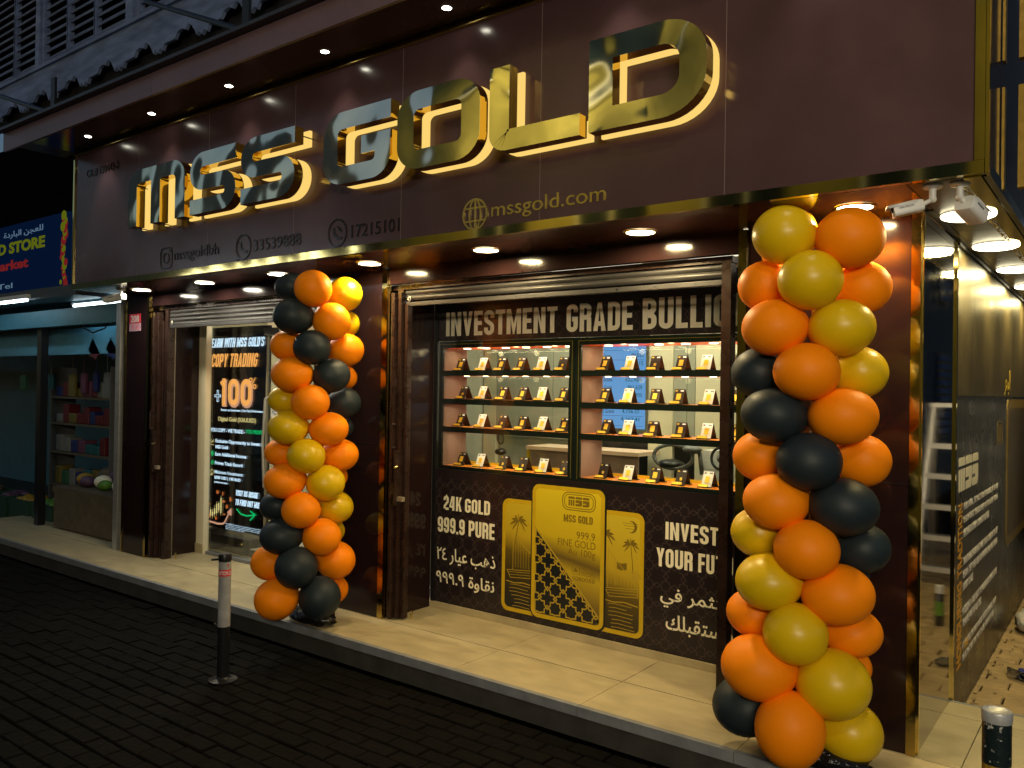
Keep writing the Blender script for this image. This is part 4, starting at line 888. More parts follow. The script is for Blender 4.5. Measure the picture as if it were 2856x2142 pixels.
for k, x in enumerate((-5.86, -4.85, -3.84, -2.83, -1.82, -.81, .2)):
    t = thing('spotlight', (x, -.73, 3.69), 'small bright spot in the canopy, above %s' % ['the CR number at the far left', 'the letter M', 'the second letter S', 'the letter G', 'the letter O', 'the letter D', 'the blank right end of the sign'][k], 'spotlight', 'small spots in the canopy over the sign')
    MB().lathe((x, -.73, 3.691), [(.026, -.001), (.030, -.004), (.036, -.001)], 20).build('trim_ring', 'black', t, smooth='all'); MB().lathe((x, -.73, 3.691), [(0, -.002), (.026, -.002)], 20).build('diffuser', 'spotd', t)
    l = bpy.data.lights.new('spot_beam', 'SPOT'); l.energy = 7; l.spot_size = R(75); l.spot_blend = .8; l.shadow_soft_size = .03; l.color = (1, .90, .70)
    lo = bpy.data.objects.new('spot_beam', l); C.objects.link(lo); lo.location = (x, -.73, 3.67); lo.rotation_euler = (R(8), 0, 0)
for k, y in enumerate((.165, 1.10, 2.10, 3.1, 4.1)):
    x = .578; t = thing('round_ceiling_lamp', (x, y, Zs), 'flat round lit lamp under the alley soffit, %s from the street' % ['first', 'second', 'third', 'fourth', 'fifth'][k], 'lamp', 'flat round lamps along the alley soffit')
    MB().lathe((x, y, Zs), [(.112, -.0005), (.1135, -.0045), (.1125, -.006)], 36).build('rim', 'brown', t, smooth='all')
    MB().lathe((x, y, Zs), [(0, -.026), (.06, -.0255), (.095, -.024), (.110, -.018), (.114, -.010), (.1125, -.006)], 36).build('diffuser', 'panel', t, smooth='all')
    l = bpy.data.lights.new('lamp_beam', 'AREA'); l.shape = 'DISK'; l.size = .2; l.energy = 10; l.color = (1, .78, .30)
    lo = bpy.data.objects.new('lamp_beam', l); C.objects.link(lo); lo.location = (x, y, Zs-.030)

# ================================================================== CCTV cameras
def cctv(mount, ctr, dirv, label, L_=.112, w_=.058, brand=True, big=False):
    t = thing('security_camera', mount, label, 'security camera', 'white security cameras')
    m = Vector(mount); c = Vector(ctr); d = Vector(dirv).normalized()
    MB().lathe(m, [(0, -.001), (.036, -.001), (.038, -.006), (.034, -.012), (.014, -.015), (.012, -.03), (.011, -.032)], 24).build('mount_plate', 'white', t, smooth=True)
    rear = c-d*(L_*.42); el = Vector((m.x, m.y, m.z-.055))
    MB().tube((m.x, m.y, m.z-.012), el, .013, 14).ell(el, .015, .015, .015).tube(el, rear, .009, 10).build('arm', 'white', t, smooth=True)
    rt = d.cross(Vector((0, 0, 1))).normalized(); up = rt.cross(d)
    prof = fillet([(-w_/2, -w_*.42), (w_/2, -w_*.42), (w_/2, w_*.40), (-w_/2, w_*.40)], w_*.22, True, 4)
    mb = MB(); i = 0; n = len(prof)
    for s_, k in ((-L_/2, .86), (-L_/2+.012, 1), (L_/2, 1)): mb.v += [tuple(c+d*s_+rt*p[0]*k+up*p[1]*k) for p in prof]
    for j in range(2):
        for q in range(n): mb.f.append((j*n+q, j*n+(q+1) % n, (j+1)*n+(q+1) % n, (j+1)*n+q))
    mb.f.append(tuple(range(n))); mb.f.append(tuple(range(2*n, 3*n)))
    body = mb.build('housing', 'white', t, smooth=True)
    mb = MB(); top = [p for p in prof if p[1] > -.002]; top.sort(key=lambda p: math.atan2(p[1], p[0]))
    for s_ in (-L_*.3, L_/2+.018): mb.v += [tuple(c+d*s_+rt*p[0]*1.08+up*p[1]*1.10) for p in top]
    nn = len(top)
    for q in range(nn-1): mb.f.append((q, q+1, nn+q+1, nn+q))
    h = mb.build('sun_hood', 'white', t, smooth=True); so_ = h.modifiers.new('thick', 'SOLIDIFY'); so_.thickness = .002
    mb = MB(); f0 = c+d*(L_/2+.001); q_ = lambda a, b, e: tuple(f0+rt*a+up*b+d*e)
    lensp = fillet([(-w_*.36, -w_*.30), (w_*.36, -w_*.30), (w_*.36, w_*.30), (-w_*.36, w_*.30)], .008, True, 4)
    mb.v = [q_(p[0], p[1], .001) for p in lensp]; mb.f = [tuple(range(len(lensp)))]; mb.build('lens_plate', 'lens', t)
    mb = MB(); mb.tube(f0+up*w_*.1, f0+up*w_*.1+d*.004, .010, 16); mb.build('lens', 'windark', t)
    mb = MB(); mb.tube(f0-up*w_*.2, f0-up*w_*.2+d*.003, .007, 12); mb.build('lamp_window', 'white', t)
    # maker name on the right-hand side as seen from the street
    side = rt if rt.dot(CP-c) > 0 else -rt
    def fr(p): return tuple(c+(d if side.cross(Vector((0,0,1))).dot(d) < 0 else -d)*p[0]*1+up*p[1]+side*(w_/2+.0006+p[2]))
    text('maker_name', 'HIKVISION', (-.036, .018, .000, .009), fr, 'ink', t, .0006, off=.01)
    return t
cctv((.543, -.465, Zs), (.460, -.50, 2.362), (-1, -.42, -.24), 'white security camera pointing left along the shopfront, beside the brass corner')
cctv((.637, -.455, Zs), (.668, -.40, 2.350), (.30, 1, -.38), 'white security camera seen from behind, pointing down into the alley', .12, .080)
cctv((-5.98, -.36, Zs), (-6.05, -.38, 2.372), (-1, -.25, -.12), 'beige lit security camera under the left end of the sign pointing at the neighbour', .22, .07)

# house number plate
t = thing('house_number_plate', (-6.37, -.014, 2.19), 'small red and pink house number plate 208 on the left pillar', 'sign')
box('plate', 'red', t, -6.475, -6.275, -.018, -.0135, 2.185, 2.275); box('lower_plate', mat('pink_plate', (.62, .36, .48), .4), t, -6.475, -6.275, -.018, -.0135, 2.112, 2.1845)
text('number', '208', (-6.45, -6.30, 2.195, 2.262), front(-.018), 'white', t, .001, off=.02); text('arabic_number', '\u0662\u0660\u0668', (-6.42, -6.31, 2.125, 2.17), front(-.018), 'red', t, .001)

# ================================================================== BALLOON COLUMNS
bm_ = bmesh.new(); bmesh.ops.create_uvsphere(bm_, u_segments=36, v_segments=22, radius=1)
for v in bm_.verts:          # neck towards -x
    k = max(0, -v.co.x); f = 1-.10*k**1.5; v.co.y *= f; v.co.z *= f; v.co.x *= (1.0+.10*k*k)
BALL = bpy.data.meshes.new('balloon')
bm_.to_mesh(BALL); bm_.free(); BALL.polygons.foreach_set('use_smooth', [True]*len(BALL.polygons))
bmsh = {}
for k in 'ogk':
    me = BALL.copy(); me.name = 'balloon'; me.materials.append(M[{'o': 'orange', 'g': 'gold', 'k': 'blackb'}[k]]); bmsh[k] = me
def balloons(pole, lst, label, s):
    t = thing('balloon_column', (pole[0], pole[1], 0), label, 'balloon column', 'twisted balloon columns on either side of the window')
    pv = Vector((pole[0], pole[1], 0)); hd = Vector((CP.x-pole[0], CP.y-pole[1], 0)).normalized()
    for (px, py, rx, ry, c, cl) in lst:
        off = {'X': .185, 'F': .125, 'M': -.01, 'B': -.13}[cl]*s
        d = F+R2*((px-1428)/FPX)-U2*((py-1071)/FPX)
        q = pv+hd*off; k = (q-CP).dot(hd)/d.dot(hd); p = CP+d*k
        dep = (p-CP).dot(F); r = rx*dep/FPX; rz = ry*dep/FPX
        o = bpy.data.objects.new('balloon', bmsh[c]); place(o, t)
        ang = math.atan2(p.y-pole[1], p.x-pole[0]) if cl != 'X' else math.atan2(hd.y, hd.x)
        o.location = p; o.rotation_euler = (R(rnd.uniform(-6, 6)), R(rnd.uniform(-8, 8)), ang)
        o.scale = (r*1.0, r, rz)
        o['label'] = {'o': 'orange balloon', 'g': 'pearl gold balloon', 'k': 'black balloon'}[c]
    MB().tube((pole[0], pole[1], .05), (pole[0], pole[1], 2.2), .012, 10).build('pole', 'white', t)
    return t
def cv(rows, ox, oy, s): return [(ox+a/s, oy+b/s, rx/s, ry/s, c, l) for a, b, rx, ry, c, l in rows]
RB = cv([(530, 235, 180, 185, 'g', 'B'), (430, 400, 140, 130, 'o', 'B'), (465, 265, 243, 225, 'g', 'F'), (965, 288, 262, 234, 'o', 'F'), (663, 612, 244, 230, 'g', 'X'), (322, 662, 212, 196, 'o', 'M'), (1068, 668, 212, 202, 'o', 'M'),
         (392, 978, 252, 218, 'o', 'F'), (900, 980, 253, 220, 'g', 'F'), (634, 1318, 249, 223, 'o', 'X'), (272, 1328, 213, 195, 'k', 'M'), (1038, 1325, 214, 202, 'g', 'M')], 2020, 560, 2.765)
RB += cv([(440, 52, 252, 213, 'k', 'F'), (965, 60, 264, 222, 'o', 'F'), (707, 407, 247, 223, 'k', 'X'), (332, 365, 206, 192, 'o', 'M'), (1118, 400, 213, 202, 'o', 'M'), (456, 713, 251, 214, 'o', 'F'), (972, 757, 263, 224, 'k', 'F'),
          (322, 952, 211, 192, 'g', 'M'), (1113, 1075, 214, 194, 'k', 'M'), (690, 1084, 246, 228, 'o', 'X'), (404, 1331, 257, 219, 'g', 'F'), (925, 1430, 275, 232, 'o', 'F'), (290, 1575, 214, 180, 'o', 'M'), (1060, 1290, 110, 140, 'k', 'B'), (1060, 700, 130, 150, 'o', 'B'), (420, 640, 150, 150, 'g', 'B')], 2000, 1140, 2.765)
RB += cv([(990, 248, 325, 315, 'g', 'X'), (1570, 235, 300, 250, 'o', 'M'), (620, 590, 387, 333, 'o', 'F'), (1372, 765, 378, 358, 'g', 'F'), (1560, 590, 205, 200, 'o', 'B'), (490, 985, 348, 300, 'k', 'M'), (1535, 1250, 337, 312, 'g', 'M'), (933, 1232, 352, 395, 'o', 'X')], 1950, 1700, 3.687)
balloons((.06, -.37), RB, 'large column of orange, gold and black balloons in front of the right pillar', 1.0)
LB = cv([(380, 205, 157, 132, 'k', 'M'), (575, 215, 175, 172, 'o', 'X'), (868, 267, 162, 159, 'g', 'M'), (395, 473, 190, 165, 'k', 'F'), (745, 520, 177, 175, 'o', 'F'), (890, 540, 116, 118, 'g', 'B'), (345, 745, 166, 142, 'o', 'M'), (565, 760, 173, 162, 'k', 'X'), (880, 785, 165, 155, 'o', 'M'),
         (385, 1010, 196, 163, 'o', 'F'), (743, 1022, 175, 158, 'k', 'F'), (872, 1040, 110, 110, 'o', 'B'), (318, 1245, 158, 130, 'g', 'M'), (865, 1272, 152, 146, 'k', 'M'), (550, 1267, 178, 163, 'o', 'X'), (347, 1500, 190, 160, 'g', 'F'), (718, 1515, 184, 157, 'o', 'F'), (850, 1500, 98, 100, 'k', 'B')], 700, 740, 3.317)
LB += cv([(370, 125, 147, 115, 'o', 'M'), (555, 147, 152, 140, 'g', 'X'), (820, 141, 153, 130, 'o', 'M'), (387, 347, 167, 142, 'o', 'F'), (708, 363, 156, 143, 'g', 'F'), (795, 310, 90, 92, 'o', 'B'), (330, 545, 145, 120, 'k', 'M'), (513, 580, 154, 144, 'o', 'X'), (785, 556, 146, 130, 'g', 'M'),
          (360, 785, 174, 143, 'k', 'F'), (677, 792, 156, 148, 'o', 'F'), (768, 745, 94, 92, 'g', 'B'), (270, 998, 155, 140, 'o', 'M'), (475, 1038, 170, 168, 'k', 'X'), (790, 978, 156, 150, 'o', 'M'), (318, 1290, 175, 165, 'o', 'F'), (661, 1275, 168, 170, 'k', 'F'), (785, 1210, 105, 108, 'o', 'B')], 660, 1220, 2.86)
balloons((-3.25, -.40), LB, 'smaller looking column of orange, gold and black balloons in front of the middle pillar', 1.0)
for (x, y, l) in ((.10, -.36, 'crumpled black weight bag at the foot of the right balloon column'), (-3.28, -.38, 'crumpled black weight bag at the foot of the left balloon column')):
    b = MB(); b.ell((x, y, .05), .21, .11, .055, 26, 12, .14, random.Random(5)); o = b.build('weight_bag', 'binbag', None, smooth='all'); tag(o, l, 'weight bag', 'black weight bags under the balloon columns')

# ================================================================== BOLLARDS
t = thing('bollard', (-3.18, -1.133, GZ), 'slim white bollard with black cap and red band standing left of the left balloons', 'bollard', 'street bollards')
bx_, by_ = -3.18, -1.133
MB().lathe((bx_, by_, GZ), [(0, .002), (.085, .002), (.085, .012), (.045, .02), (.037, .03)], 20).build('base_plate', 'black', t, smooth=True)
MB().lathe((bx_, by_, GZ), [(.036, .02), (.036, .33)], 24).build('lower_post', 'black', t, smooth='all')
MB().lathe((bx_, by_, GZ), [(.0365, .331), (.0365, .72)], 24).build('white_sleeve', 'sleeve', t, smooth='all')
MB().lathe((bx_, by_, GZ), [(.0372, .635), (.0372, .675)], 24).build('red_band', 'red', t, smooth='all')
MB().lathe((bx_, by_, GZ), [(.038, .725), (.039, .755), (.034, .768), (0, .772)], 24).build('cap', 'black', t, smooth=True)
MB().tube((bx_-.02, by_-.03, GZ+.735), (bx_-.075, by_-.04, GZ+.725), .007, 8).build('cap_lug', 'black', t); MB().tube((bx_-.03, by_-.02, GZ+.32), (bx_-.06, by_-.03, GZ+.34), .008, 8).build('lug', 'black', t)
def cylf(p):
    a = math.atan2(CP.y-by_, CP.x-bx_)+p[0]/.0372; rr = .0374+p[2]; return (bx_+rr*math.cos(a), by_+rr*math.sin(a), GZ+p[1])
text('band_lettering', 'EDITION 20', (-.045, .042, .643, .667), cylf, 'white', t, .0006, off=.01); text('sticker_print', 'V', (.012, .026, .69, .71), cylf, 'red', t, .0005, off=.03)
d = F+R2*((2781-1428)/FPX)-U2*((1982-1071)/FPX); p = CP+d*(2.62/d.dot(F)); bx2, by2, zt = p.x, p.y, p.z
t = thing('bollard', (bx2, by2, GZ), 'thick dark scuffed bollard with a white cap at the right corner of the platform', 'bollard', 'street bollards')
MB().lathe((bx2, by2, GZ), [(.041, 0), (.041, zt-GZ-.40)], 28).build('post', 'black', t, smooth='all'); MB().lathe((bx2, by2, 0), [(.0415, zt-.38), (.0415, zt-.165)], 28).build('yellow_band', 'yellowp', t, smooth='all')
MB().lathe((bx2, by2, 0), [(.042, zt-.164), (.042, zt-.03)], 28).build('enamel_sleeve', 'navy', t, smooth='all')
MB().lathe((bx2, by2, 0), [(.0435, zt-.032), (.045, zt-.006), (.042, zt+.002), (.038, zt-.001), (0, zt-.002)], 28).build('cap', 'capmetal', t, smooth=True)

# ================================================================== WOODEN UPPER FACADE (left, above)
wf = thing('wooden_facade', (-7, -.3, 4.4), 'old grey timber facade tinted skylight blue with louvred shutters above the canopy', 'building')
Yw = -.30
box('back_boards', 'darkwood', wf, -13, -2.2, Yw+.10, Yw+.16, 4.45, 7.6)
# lower pelmet board with scalloped cut-outs
mb = MB(); zb, zt_ = 4.50, 4.80
x = -12.6; prof = [(-12.6, zt_)]
while x < -2.4:
    prof += [(x, zb), (x+.10, zb+.005), (x+.14, zb+.05), (x+.20, zb+.065), (x+.26, zb+.045), (x+.30, zb+.085), (x+.36, zb+.05), (x+.40, zb+.0), (x+.43, zb-.045), (x+.46, zb-.02), (x+.50, zb-.055), (x+.54, zb-.02), (x+.57, zb-.045), (x+.60, zb)]; x += .66
prof.append((-2.3, zt_))
for k in range(len(prof)-2):
    if k == 0: continue
    a, b = prof[k], prof[k+1]; poly(mb, [(a[0], a[1]), (b[0], b[1]), (b[0], zt_), (a[0], zt_)], front(Yw), 0, .03)
mb.build('pelmet_board', 'wood', wf)
box('sill_board', 'wood', wf, -12.6, -2.2, Yw-.06, Yw+.09, 4.80, 4.835)
lm = None
for (a, b) in ((-11.2, -10.62), (-10.55, -9.97), (-9.7, -9.05), (-9.0, -8.45), (-8.42, -7.93), (-7.72, -7.24), (-7.19, -6.69), (-6.64, -6.10), (-5.86, -5.34), (-5.28, -4.70), (-4.5, -3.95), (-3.9, -3.3)):
    sh = box('shutter_frame', 'wood', wf, a-.035, a-.005, Yw-.01, Yw+.05, 4.84, 6.9)
    box('shutter_stile', 'wood', sh, b+.005, b+.03, Yw-.01, Yw+.05, 4.84, 6.9); box('shutter_rail', 'wood', sh, a, b, Yw-.005, Yw+.045, 4.84, 4.875)
    n = 15 if b < -5 else 10
    for k in range(n):
        z = 4.90+k*.088
        mb = MB(); mb.v = [(a, Yw+.0, z), (b, Yw+.0, z+rnd.uniform(-.004, .004)), (b, Yw+.06, z+.07), (a, Yw+.06, z+.07), (a, Yw+.008, z-.008), (b, Yw+.008, z-.008), (b, Yw+.068, z+.062), (a, Yw+.068, z+.062)]
        mb.f = [(0, 1, 2, 3), (7, 6, 5, 4), (0, 4, 5, 1), (3, 2, 6, 7), (0, 3, 7, 4), (1, 5, 6, 2)]; mb.build('louvre_slat', 'wood', wf)
for x in (-7.83, -5.98, -4.6): box('post', 'wood', wf, x-.045, x+.045, Yw-.03, Yw+.04, 4.84, 7.2)
for (a, b, l) in (((-8.3, -.7, 4.62), (-5.95, -.95, 3.83), 'dark steel stay rod reaching the canopy at its far left end'), ((-8.9, -.75, 4.12), (-6.55, -.98, 3.85), 'thin lower stay rod beside the left end of the canopy'), ((-5.3, -.55, 4.75), (-3.30, -.95, 3.85), 'dark steel stay rod crossing the louvred shutters at the top of the photo'), ((-3.9, -.6, 4.62), (-2.9, -.95, 4.20), 'short dark rod at the top edge of the photo')):
    o = MB().tube(a, b, .020, 10).build('stay_rod', 'wire', None, smooth=True); tag(o, l, 'rod', 'steel stay rods above the canopy')
for (x, h, l) in ((-6.0, .32, 'upright dark bracket plate on the left part of the canopy'), (-3.33, .5, 'upright dark bracket plate on the middle part of the canopy')):
    o = box('bracket_plate', 'wire', None, x-.035, x+.035, -.96, -.94, 3.827, 3.827+h); tag(o, l, 'bracket', 'bracket plates on the canopy')
mb = MB(); rr = random.Random(9)
for k in range(60):
    x = -6.7+k*.075+rr.uniform(-.02, .02); mb.ell((x, -.80+rr.uniform(-.06, .1), 3.85+rr.uniform(0, .02)), rr.uniform(.02, .07), .04, rr.uniform(.01, .035), 7, 5)
o = mb.build('roof_debris', 'darkwood', None); tag(o, 'dusty rubble and torn sheets lying on top of the canopy', 'debris', kind='stuff')
o = MB().quad((-5.72, -.7, 3.86), (-5.48, -.75, 3.85), (-5.45, -.62, 3.90), (-5.70, -.60, 3.93)).box(-5.7, -5.5, -.68, -.62, 3.85, 3.88).build('cardboard_scrap', mat('cardboard', (.30, .19, .07), .8), None); tag(o, 'torn brown cardboard scrap on the canopy by the pelmet', 'scrap')

# ================================================================== NEIGHBOUR SHOP (left)
nb = thing('neighbour_shop', (-8.6, .5, 0), 'dim teal lit grocery shop left of the gold shop', 'building')
box('back_wall', 'teal', nb, -30, -6.62, 2.2, 2.3, GZ, 2.6); box('side_wall', 'concrete', nb, -6.72, -6.60, .02, 2.2, GZ, 2.6); box('ceiling', 'teal', nb, -30, -6.6, -.1, 2.3, 2.56, 2.62)
box('beam', 'teal', nb, -13.5, -6.66, .02, .10, 2.22, 2.40); box('floor', 'riser', nb, -30, -6.6, -.45, 2.2, GZ, -.10); box('upper_wall', 'void', nb, -30, -6.6, .10, .30, 2.62, 4.4)
box('canopy_sheet', 'tealb', nb, -30, -6.75, .30, .32, 1.93, 2.22); box('metal_post', 'aluminium', nb, -6.72, -6.64, -.02, .019, GZ, 2.40); box('door_post', 'black', nb, -8.72, -8.62, .1, .18, GZ, 2.22); box('door_post', 'black', nb, -7.95, -7.90, .9, .98, GZ, 2.22)
box('shutter_box', 'flash', nb, -13.5, -7.0, -.28, .02, 2.47, 2.575)
t = thing('store_sign', (-9.5, -.05, 2.6), 'blue lit sign board with yellow words COLD STORE on the neighbour shop', 'sign')
box('board', 'bluesign', t, -12.0, -7.66, -.06, 0, 2.605, 3.40)
text('store_lettering', 'COLD STORE', (-10.02, -8.20, 3.075, 3.205), front(-.06), 'signy', t, .004, off=.04); text('store_lettering', 'market', (-9.6, -8.6, 2.89, 3.0), front(-.06), 'signr', t, .004, off=.03)
text('store_lettering', '\uFE93\uFEA9\uFEAD\uFE8E\uFE92\uFEDF\uFE8D \uFEE6\uFEA0\uFECC\uFEE0\uFEDF', (-9.25, -8.25, 3.245, 3.33), front(-.06), 'signw', t, .004); text('store_lettering', 'Tel 17200000'[:4], (-9.4, -9.0, 2.68, 2.74), front(-.06), 'signw', t, .004)
mb = MB(); rr = random.Random(2)
fb = [MB(), MB()]
for k in range(26):
    z = 2.64+k*.029; x = -7.76+rr.uniform(-.06, .06); q = rr.uniform(.025, .055); poly(fb[k % 2], [(x+q*math.cos(a*.7854), z+q*math.sin(a*.7854)) for a in range(8)], front(-.06), .001, .003+.0002*k)
fb[1].build('fruit_print', 'signy', t); mb = fb[0]
mb.build('fruit_print', 'signr', t)
for (a, b, y, z, l) in ((-9.6, -7.95, -.33, 2.49, 'long white fluorescent tube under the blue sign, nearer the street'), (-7.9, -6.85, .12, 2.47, 'short fluorescent tube under the neighbour ceiling beside the gold shop')):
    t = thing('fluorescent_lamp', ((a+b)/2, y, z), l, 'lamp', 'fluorescent tubes of the neighbour shop')
    MB().tube((a, y, z-.03), (b, y, z-.03), .014, 12).build('tube', 'tube', t, smooth='all'); box('batten', 'white', t, a-.03, b+.03, y-.02, y+.02, z-.014, z+.03)
    l_ = bpy.data.lights.new('tube_light', 'AREA'); l_.shape = 'RECTANGLE'; l_.size = b-a; l_.size_y = .05; l_.energy = .9; l_.color = (.45, .80, 1)
    lo = bpy.data.objects.new('tube_light', l_); C.objects.link(lo); lo.location = ((a+b)/2, y, z-.05)
# shelves with produce and bottles
t = thing('grocery_shelf', (-7.7, 1.2, 0), 'wall shelf unit in the neighbour shop behind the left pillar', 'shelf')
for z in (.35, .75, 1.10, 1.42): box('shelf_board', 'dimwood', t, -9.5, -8.06, .60, .90, z, z+.025)
for x in (-9.52, -8.05): box('upright', 'grey', t, x, x+.02, .60, .90, GZ, 1.8)
cols = [(.30, .02, .03), (.02, .05, .30), (.40, .30, .05), (.05, .25, .10), (.45, .45, .42), (.35, .10, .20), (.02, .25, .28)]
cm_ = [mat('packet_print_%s' % n_, tuple(q*.35 for q in c), .5) for n_, c in zip(('red', 'blue', 'yellow', 'green', 'white', 'pink', 'teal'), cols)]  # print colours dimmed to keep the neighbour shop dark
names_ = ['red', 'blue', 'yellow', 'green', 'white', 'pink', 'teal']; pos_ = ['lowest', 'second lowest', 'third', 'top']
for r_, z in enumerate((.375, .775, 1.125, 1.445)):
    x = -9.45; k = 0
    while x < -8.25:
        wd = rr.uniform(.10, .19); h = rr.uniform(.10, .24); c = rr.randrange(7)
        o = MB().box(x, x+wd, .64, .80, z, z+h).build('packet', cm_[c], None, bevel=.012)
        tag(o, '%s grocery packet, number %s along the %s shelf board from the left' % (names_[c], ['one', 'two', 'three', 'four', 'five', 'six', 'seven', 'eight', 'nine', 'ten', 'eleven'][k], pos_[r_]), 'packet', 'packets on the grocery shelf'); x += wd+.03; k += 1
t = thing('produce_stand', (-7.6, .4, 0), 'low wooden produce stand in front of the neighbour shop', 'stand'); box('top', 'dimwood', t, -8.4, -6.85, .15, .85, .40, .46); box('front_board', 'dimwood', t, -8.35, -6.9, .15, .18, .02, .399); box('leg', 'dimwood', t, -8.35, -8.30, .2, .8, GZ, .399); box('leg', 'dimwood', t, -6.95, -6.90, .2, .8, GZ, .399)
fr_ = [(-7.25, .35, .10, 'cream', 'cream melon'), (-7.42, .45, .09, 'cream', 'pale cabbage'), (-7.05, .40, .08, 'tg2', 'green cabbage'), (-7.62, .35, .07, 'tg2', 'lime green melon'), (-7.80, .42, .09, 'cream', 'pale squash'), (-6.98, .28, .06, 'tg2', 'small green pepper'), (-8.02, .36, .08, 'purple', 'dusky aubergine'), (-8.20, .42, .09, 'yellowp', 'yellow squash'), (-7.52, .62, .12, 'bagp', 'pale sack of onions at the back'), (-7.85, .66, .13, 'purple', 'dark sack of beetroot at the back'), (-8.18, .68, .12, 'dimwood', 'brown sack of potatoes at the back'), (-7.22, .60, .12, 'bagp', 'white sack of garlic at the back')]
for x, y, r_, m, l in fr_:
    o = MB().ell((x, y, .46+r_*.8), r_*1.15, r_, r_*.8, 18, 11).build('produce', m, None, smooth='all'); tag(o, l+' lying on the produce stand', 'produce', 'vegetables on the produce stand')
for (x, c, l) in ((-7.95, 0, 'red folded packet hanging in the neighbour shop window'), (-7.56, 1, 'blue folded packet hanging beside the left pillar')):
    o = MB().quad((x, .3, 1.98), (x+.10, .3, 2.10), (x+.26, .3, 1.94), (x+.16, .3, 1.86)).box(x+.02, x+.2, .305, .33, 1.90, 2.02).build('hanging_packet', cm_[c], None); tag(o, l, 'packet', 'hanging packets')
hx = ['far left of the opening', 'beside the far black door post', 'left of the black door post', 'just right of the black door post', 'above the middle of the shelf', 'above the right end of the shelf', 'beside the metal post']
for k, x in enumerate((-11.2, -10.4, -9.6, -9.05, -8.75, -8.45, -8.2)):
    mb = MB(); w_, h_, z_ = rr.uniform(.08, .16), rr.uniform(.18, .34), rr.uniform(1.62, 1.74); mb.box(x, x+w_, .60, .63, z_-h_, z_).tube((x+w_/2, .61, z_), (x+w_/2, .61, 1.95), .004, 5)
    o = mb.build('hanging_bag', cm_[(k*3) % 7], None, bevel=.01); tag(o, '%s grocery bag hanging %s in the neighbour shop' % (names_[(k*3) % 7], hx[k]), 'bag', 'grocery bags hanging in the neighbour shop')
M['crate'] = mat('dirty_green_crate', (.02, .06, .035), .5); px_ = ['rightmost', 'second from right', 'third from right', 'fourth from right', 'leftmost']
for k, x in enumerate((-9.0, -9.62, -10.25, -10.9, -11.6)):
    t = thing('produce_crate', (x, .5, 0), '%s dark green produce crate on the neighbour shop floor' % px_[k], 'crate', 'produce crates in the neighbour shop'); b = MB().box(x-.26, x+.26, .30, .33, -.09, .18).box(x-.26, x+.26, .67, .70, -.09, .18).box(x-.26, x-.23, .331, .669, -.09, .18).box(x+.23, x+.26, .331, .669, -.09, .18).box(x-.229, x+.229, .331, .669, -.09, -.07); b.build('crate_shell', 'crate', t)
    q = MB(); [q.ell((x+rr.uniform(-.17, .17), .5+rr.uniform(-.12, .12), .13+rr.uniform(0, .05)), .06, .06, .05, 9, 6) for _ in range(14)]; q.build('produce_heap', ['tg2', 'yellowp', 'purple', 'dimwood', 'tg2'][k], t, smooth='all')['kind'] = 'stuff'
o = MB().path([(-7.75, .05, 2.36), (-7.6, .06, 2.20), (-7.35, .06, 2.13), (-7.1, .06, 2.17), (-6.98, .05, 2.24), (-6.80, .04, 2.20)], .008, 6).build('hanging_cable', 'black', None, smooth=True); tag(o, 'black cable sagging in front of the neighbour shop opening', 'cable')

# ================================================================== ALLEY: wall print, litter
A = alley(.4205)
vt = thing('wall_vinyl', (.42, 2.2, .7), 'black alley wall print with white logo, gold slogan and story text', 'wall print')
mb = MB(); logo(mb, 1.02, 1.755, 1.085, 1.275, A, 0, .001); mb.build('logo', 'cream', vt)
text('slogan', 'HONOURING TRADITION', (.105, 1.015, -1.185, -1.035), alley_rot(.4205), mat('gold_slogan_print', (.75, .36, .02), .4), vt, .001, off=.02)
M['greyprint'] = mat('grey_story_print', (.78, .75, .70), .5)
story = [('PEARL DIVING, THE MOST LUCRATIVE BUSINESS IN THE GULF', 2.69, .965), ('REGION UNTIL THE DISCOVERY OF PETROLEUM, OFFERED', 2.69, .890), ('MERCHANTS A LUXURY COMMODITY FOR TRADE.', 2.26, .815), ('TRADITIONAL DHOW BOATS WERE THE SEA CAMELS OF THE GULF', 2.69, .655), ('REGION. THEY WERE USED FOR HUNTING PEARL AND TRADING', 2.69, .580), ('LUXURY GOODS.', 1.60, .510),
         ('POSSESSING A GOLD BAR IS THE MODERN DAY SYMBOL OF THE', 2.67, .370), ('TREASURE HUNT OF OLD TIMES.', 1.95, .300), ('AT MSS GOLD, WE HAVE SOURCED TRUSTED REFINERIES, AND IN', 2.65, .170), ('THE ULTIMATE GIFT THAT YOU CAN GIVE, A HISTORY OF OUR', 2.53, .100)]
for s, y1, z in story: text('story_line', s, (1.225, y1, z, z+.046), A, 'greyprint', vt, .0008, res=1)
text('story_word', 'MSS GOLD', (1.27, 1.43, .1702, .2122), alley(.4218), mat('gold_word_print', (.62, .34, .02), .4), vt, .0008, res=1)
mb = MB(); cy, cz = 3.75, 1.05
poly(mb, rrect(3.15, 4.6, .48, 1.60, .10), A, 0, .004); mb.build('gold_bar_print', 'goldshade', vt); mb = MB(); poly(mb, rrect(3.23, 4.52, .55, 1.53, .07), A, .0042, .005); mb.build('gold_bar_face', mat('dim_gold_scene_print', (.10, .065, .018), .35, noise=.5, nscale=5), vt)
mb = MB(); stroke(mb, rrect(2.62, 2.90, 1.28, 1.44, .03), .010, A, 0, .0015, True)
for k in range(4): stroke(mb, [(2.67+k*.05, 1.30), (2.67+k*.05, 1.42)], .012, A, 0, .001)
mb.build('small_emblem', 'goldshade', vt)
text('gold_script', '\uFEAE\uFEA4\uFE92\uFEDF\uFE8D', (3.0, 3.35, 1.62, 1.82), A, 'goldline', vt, .001, off=.02)
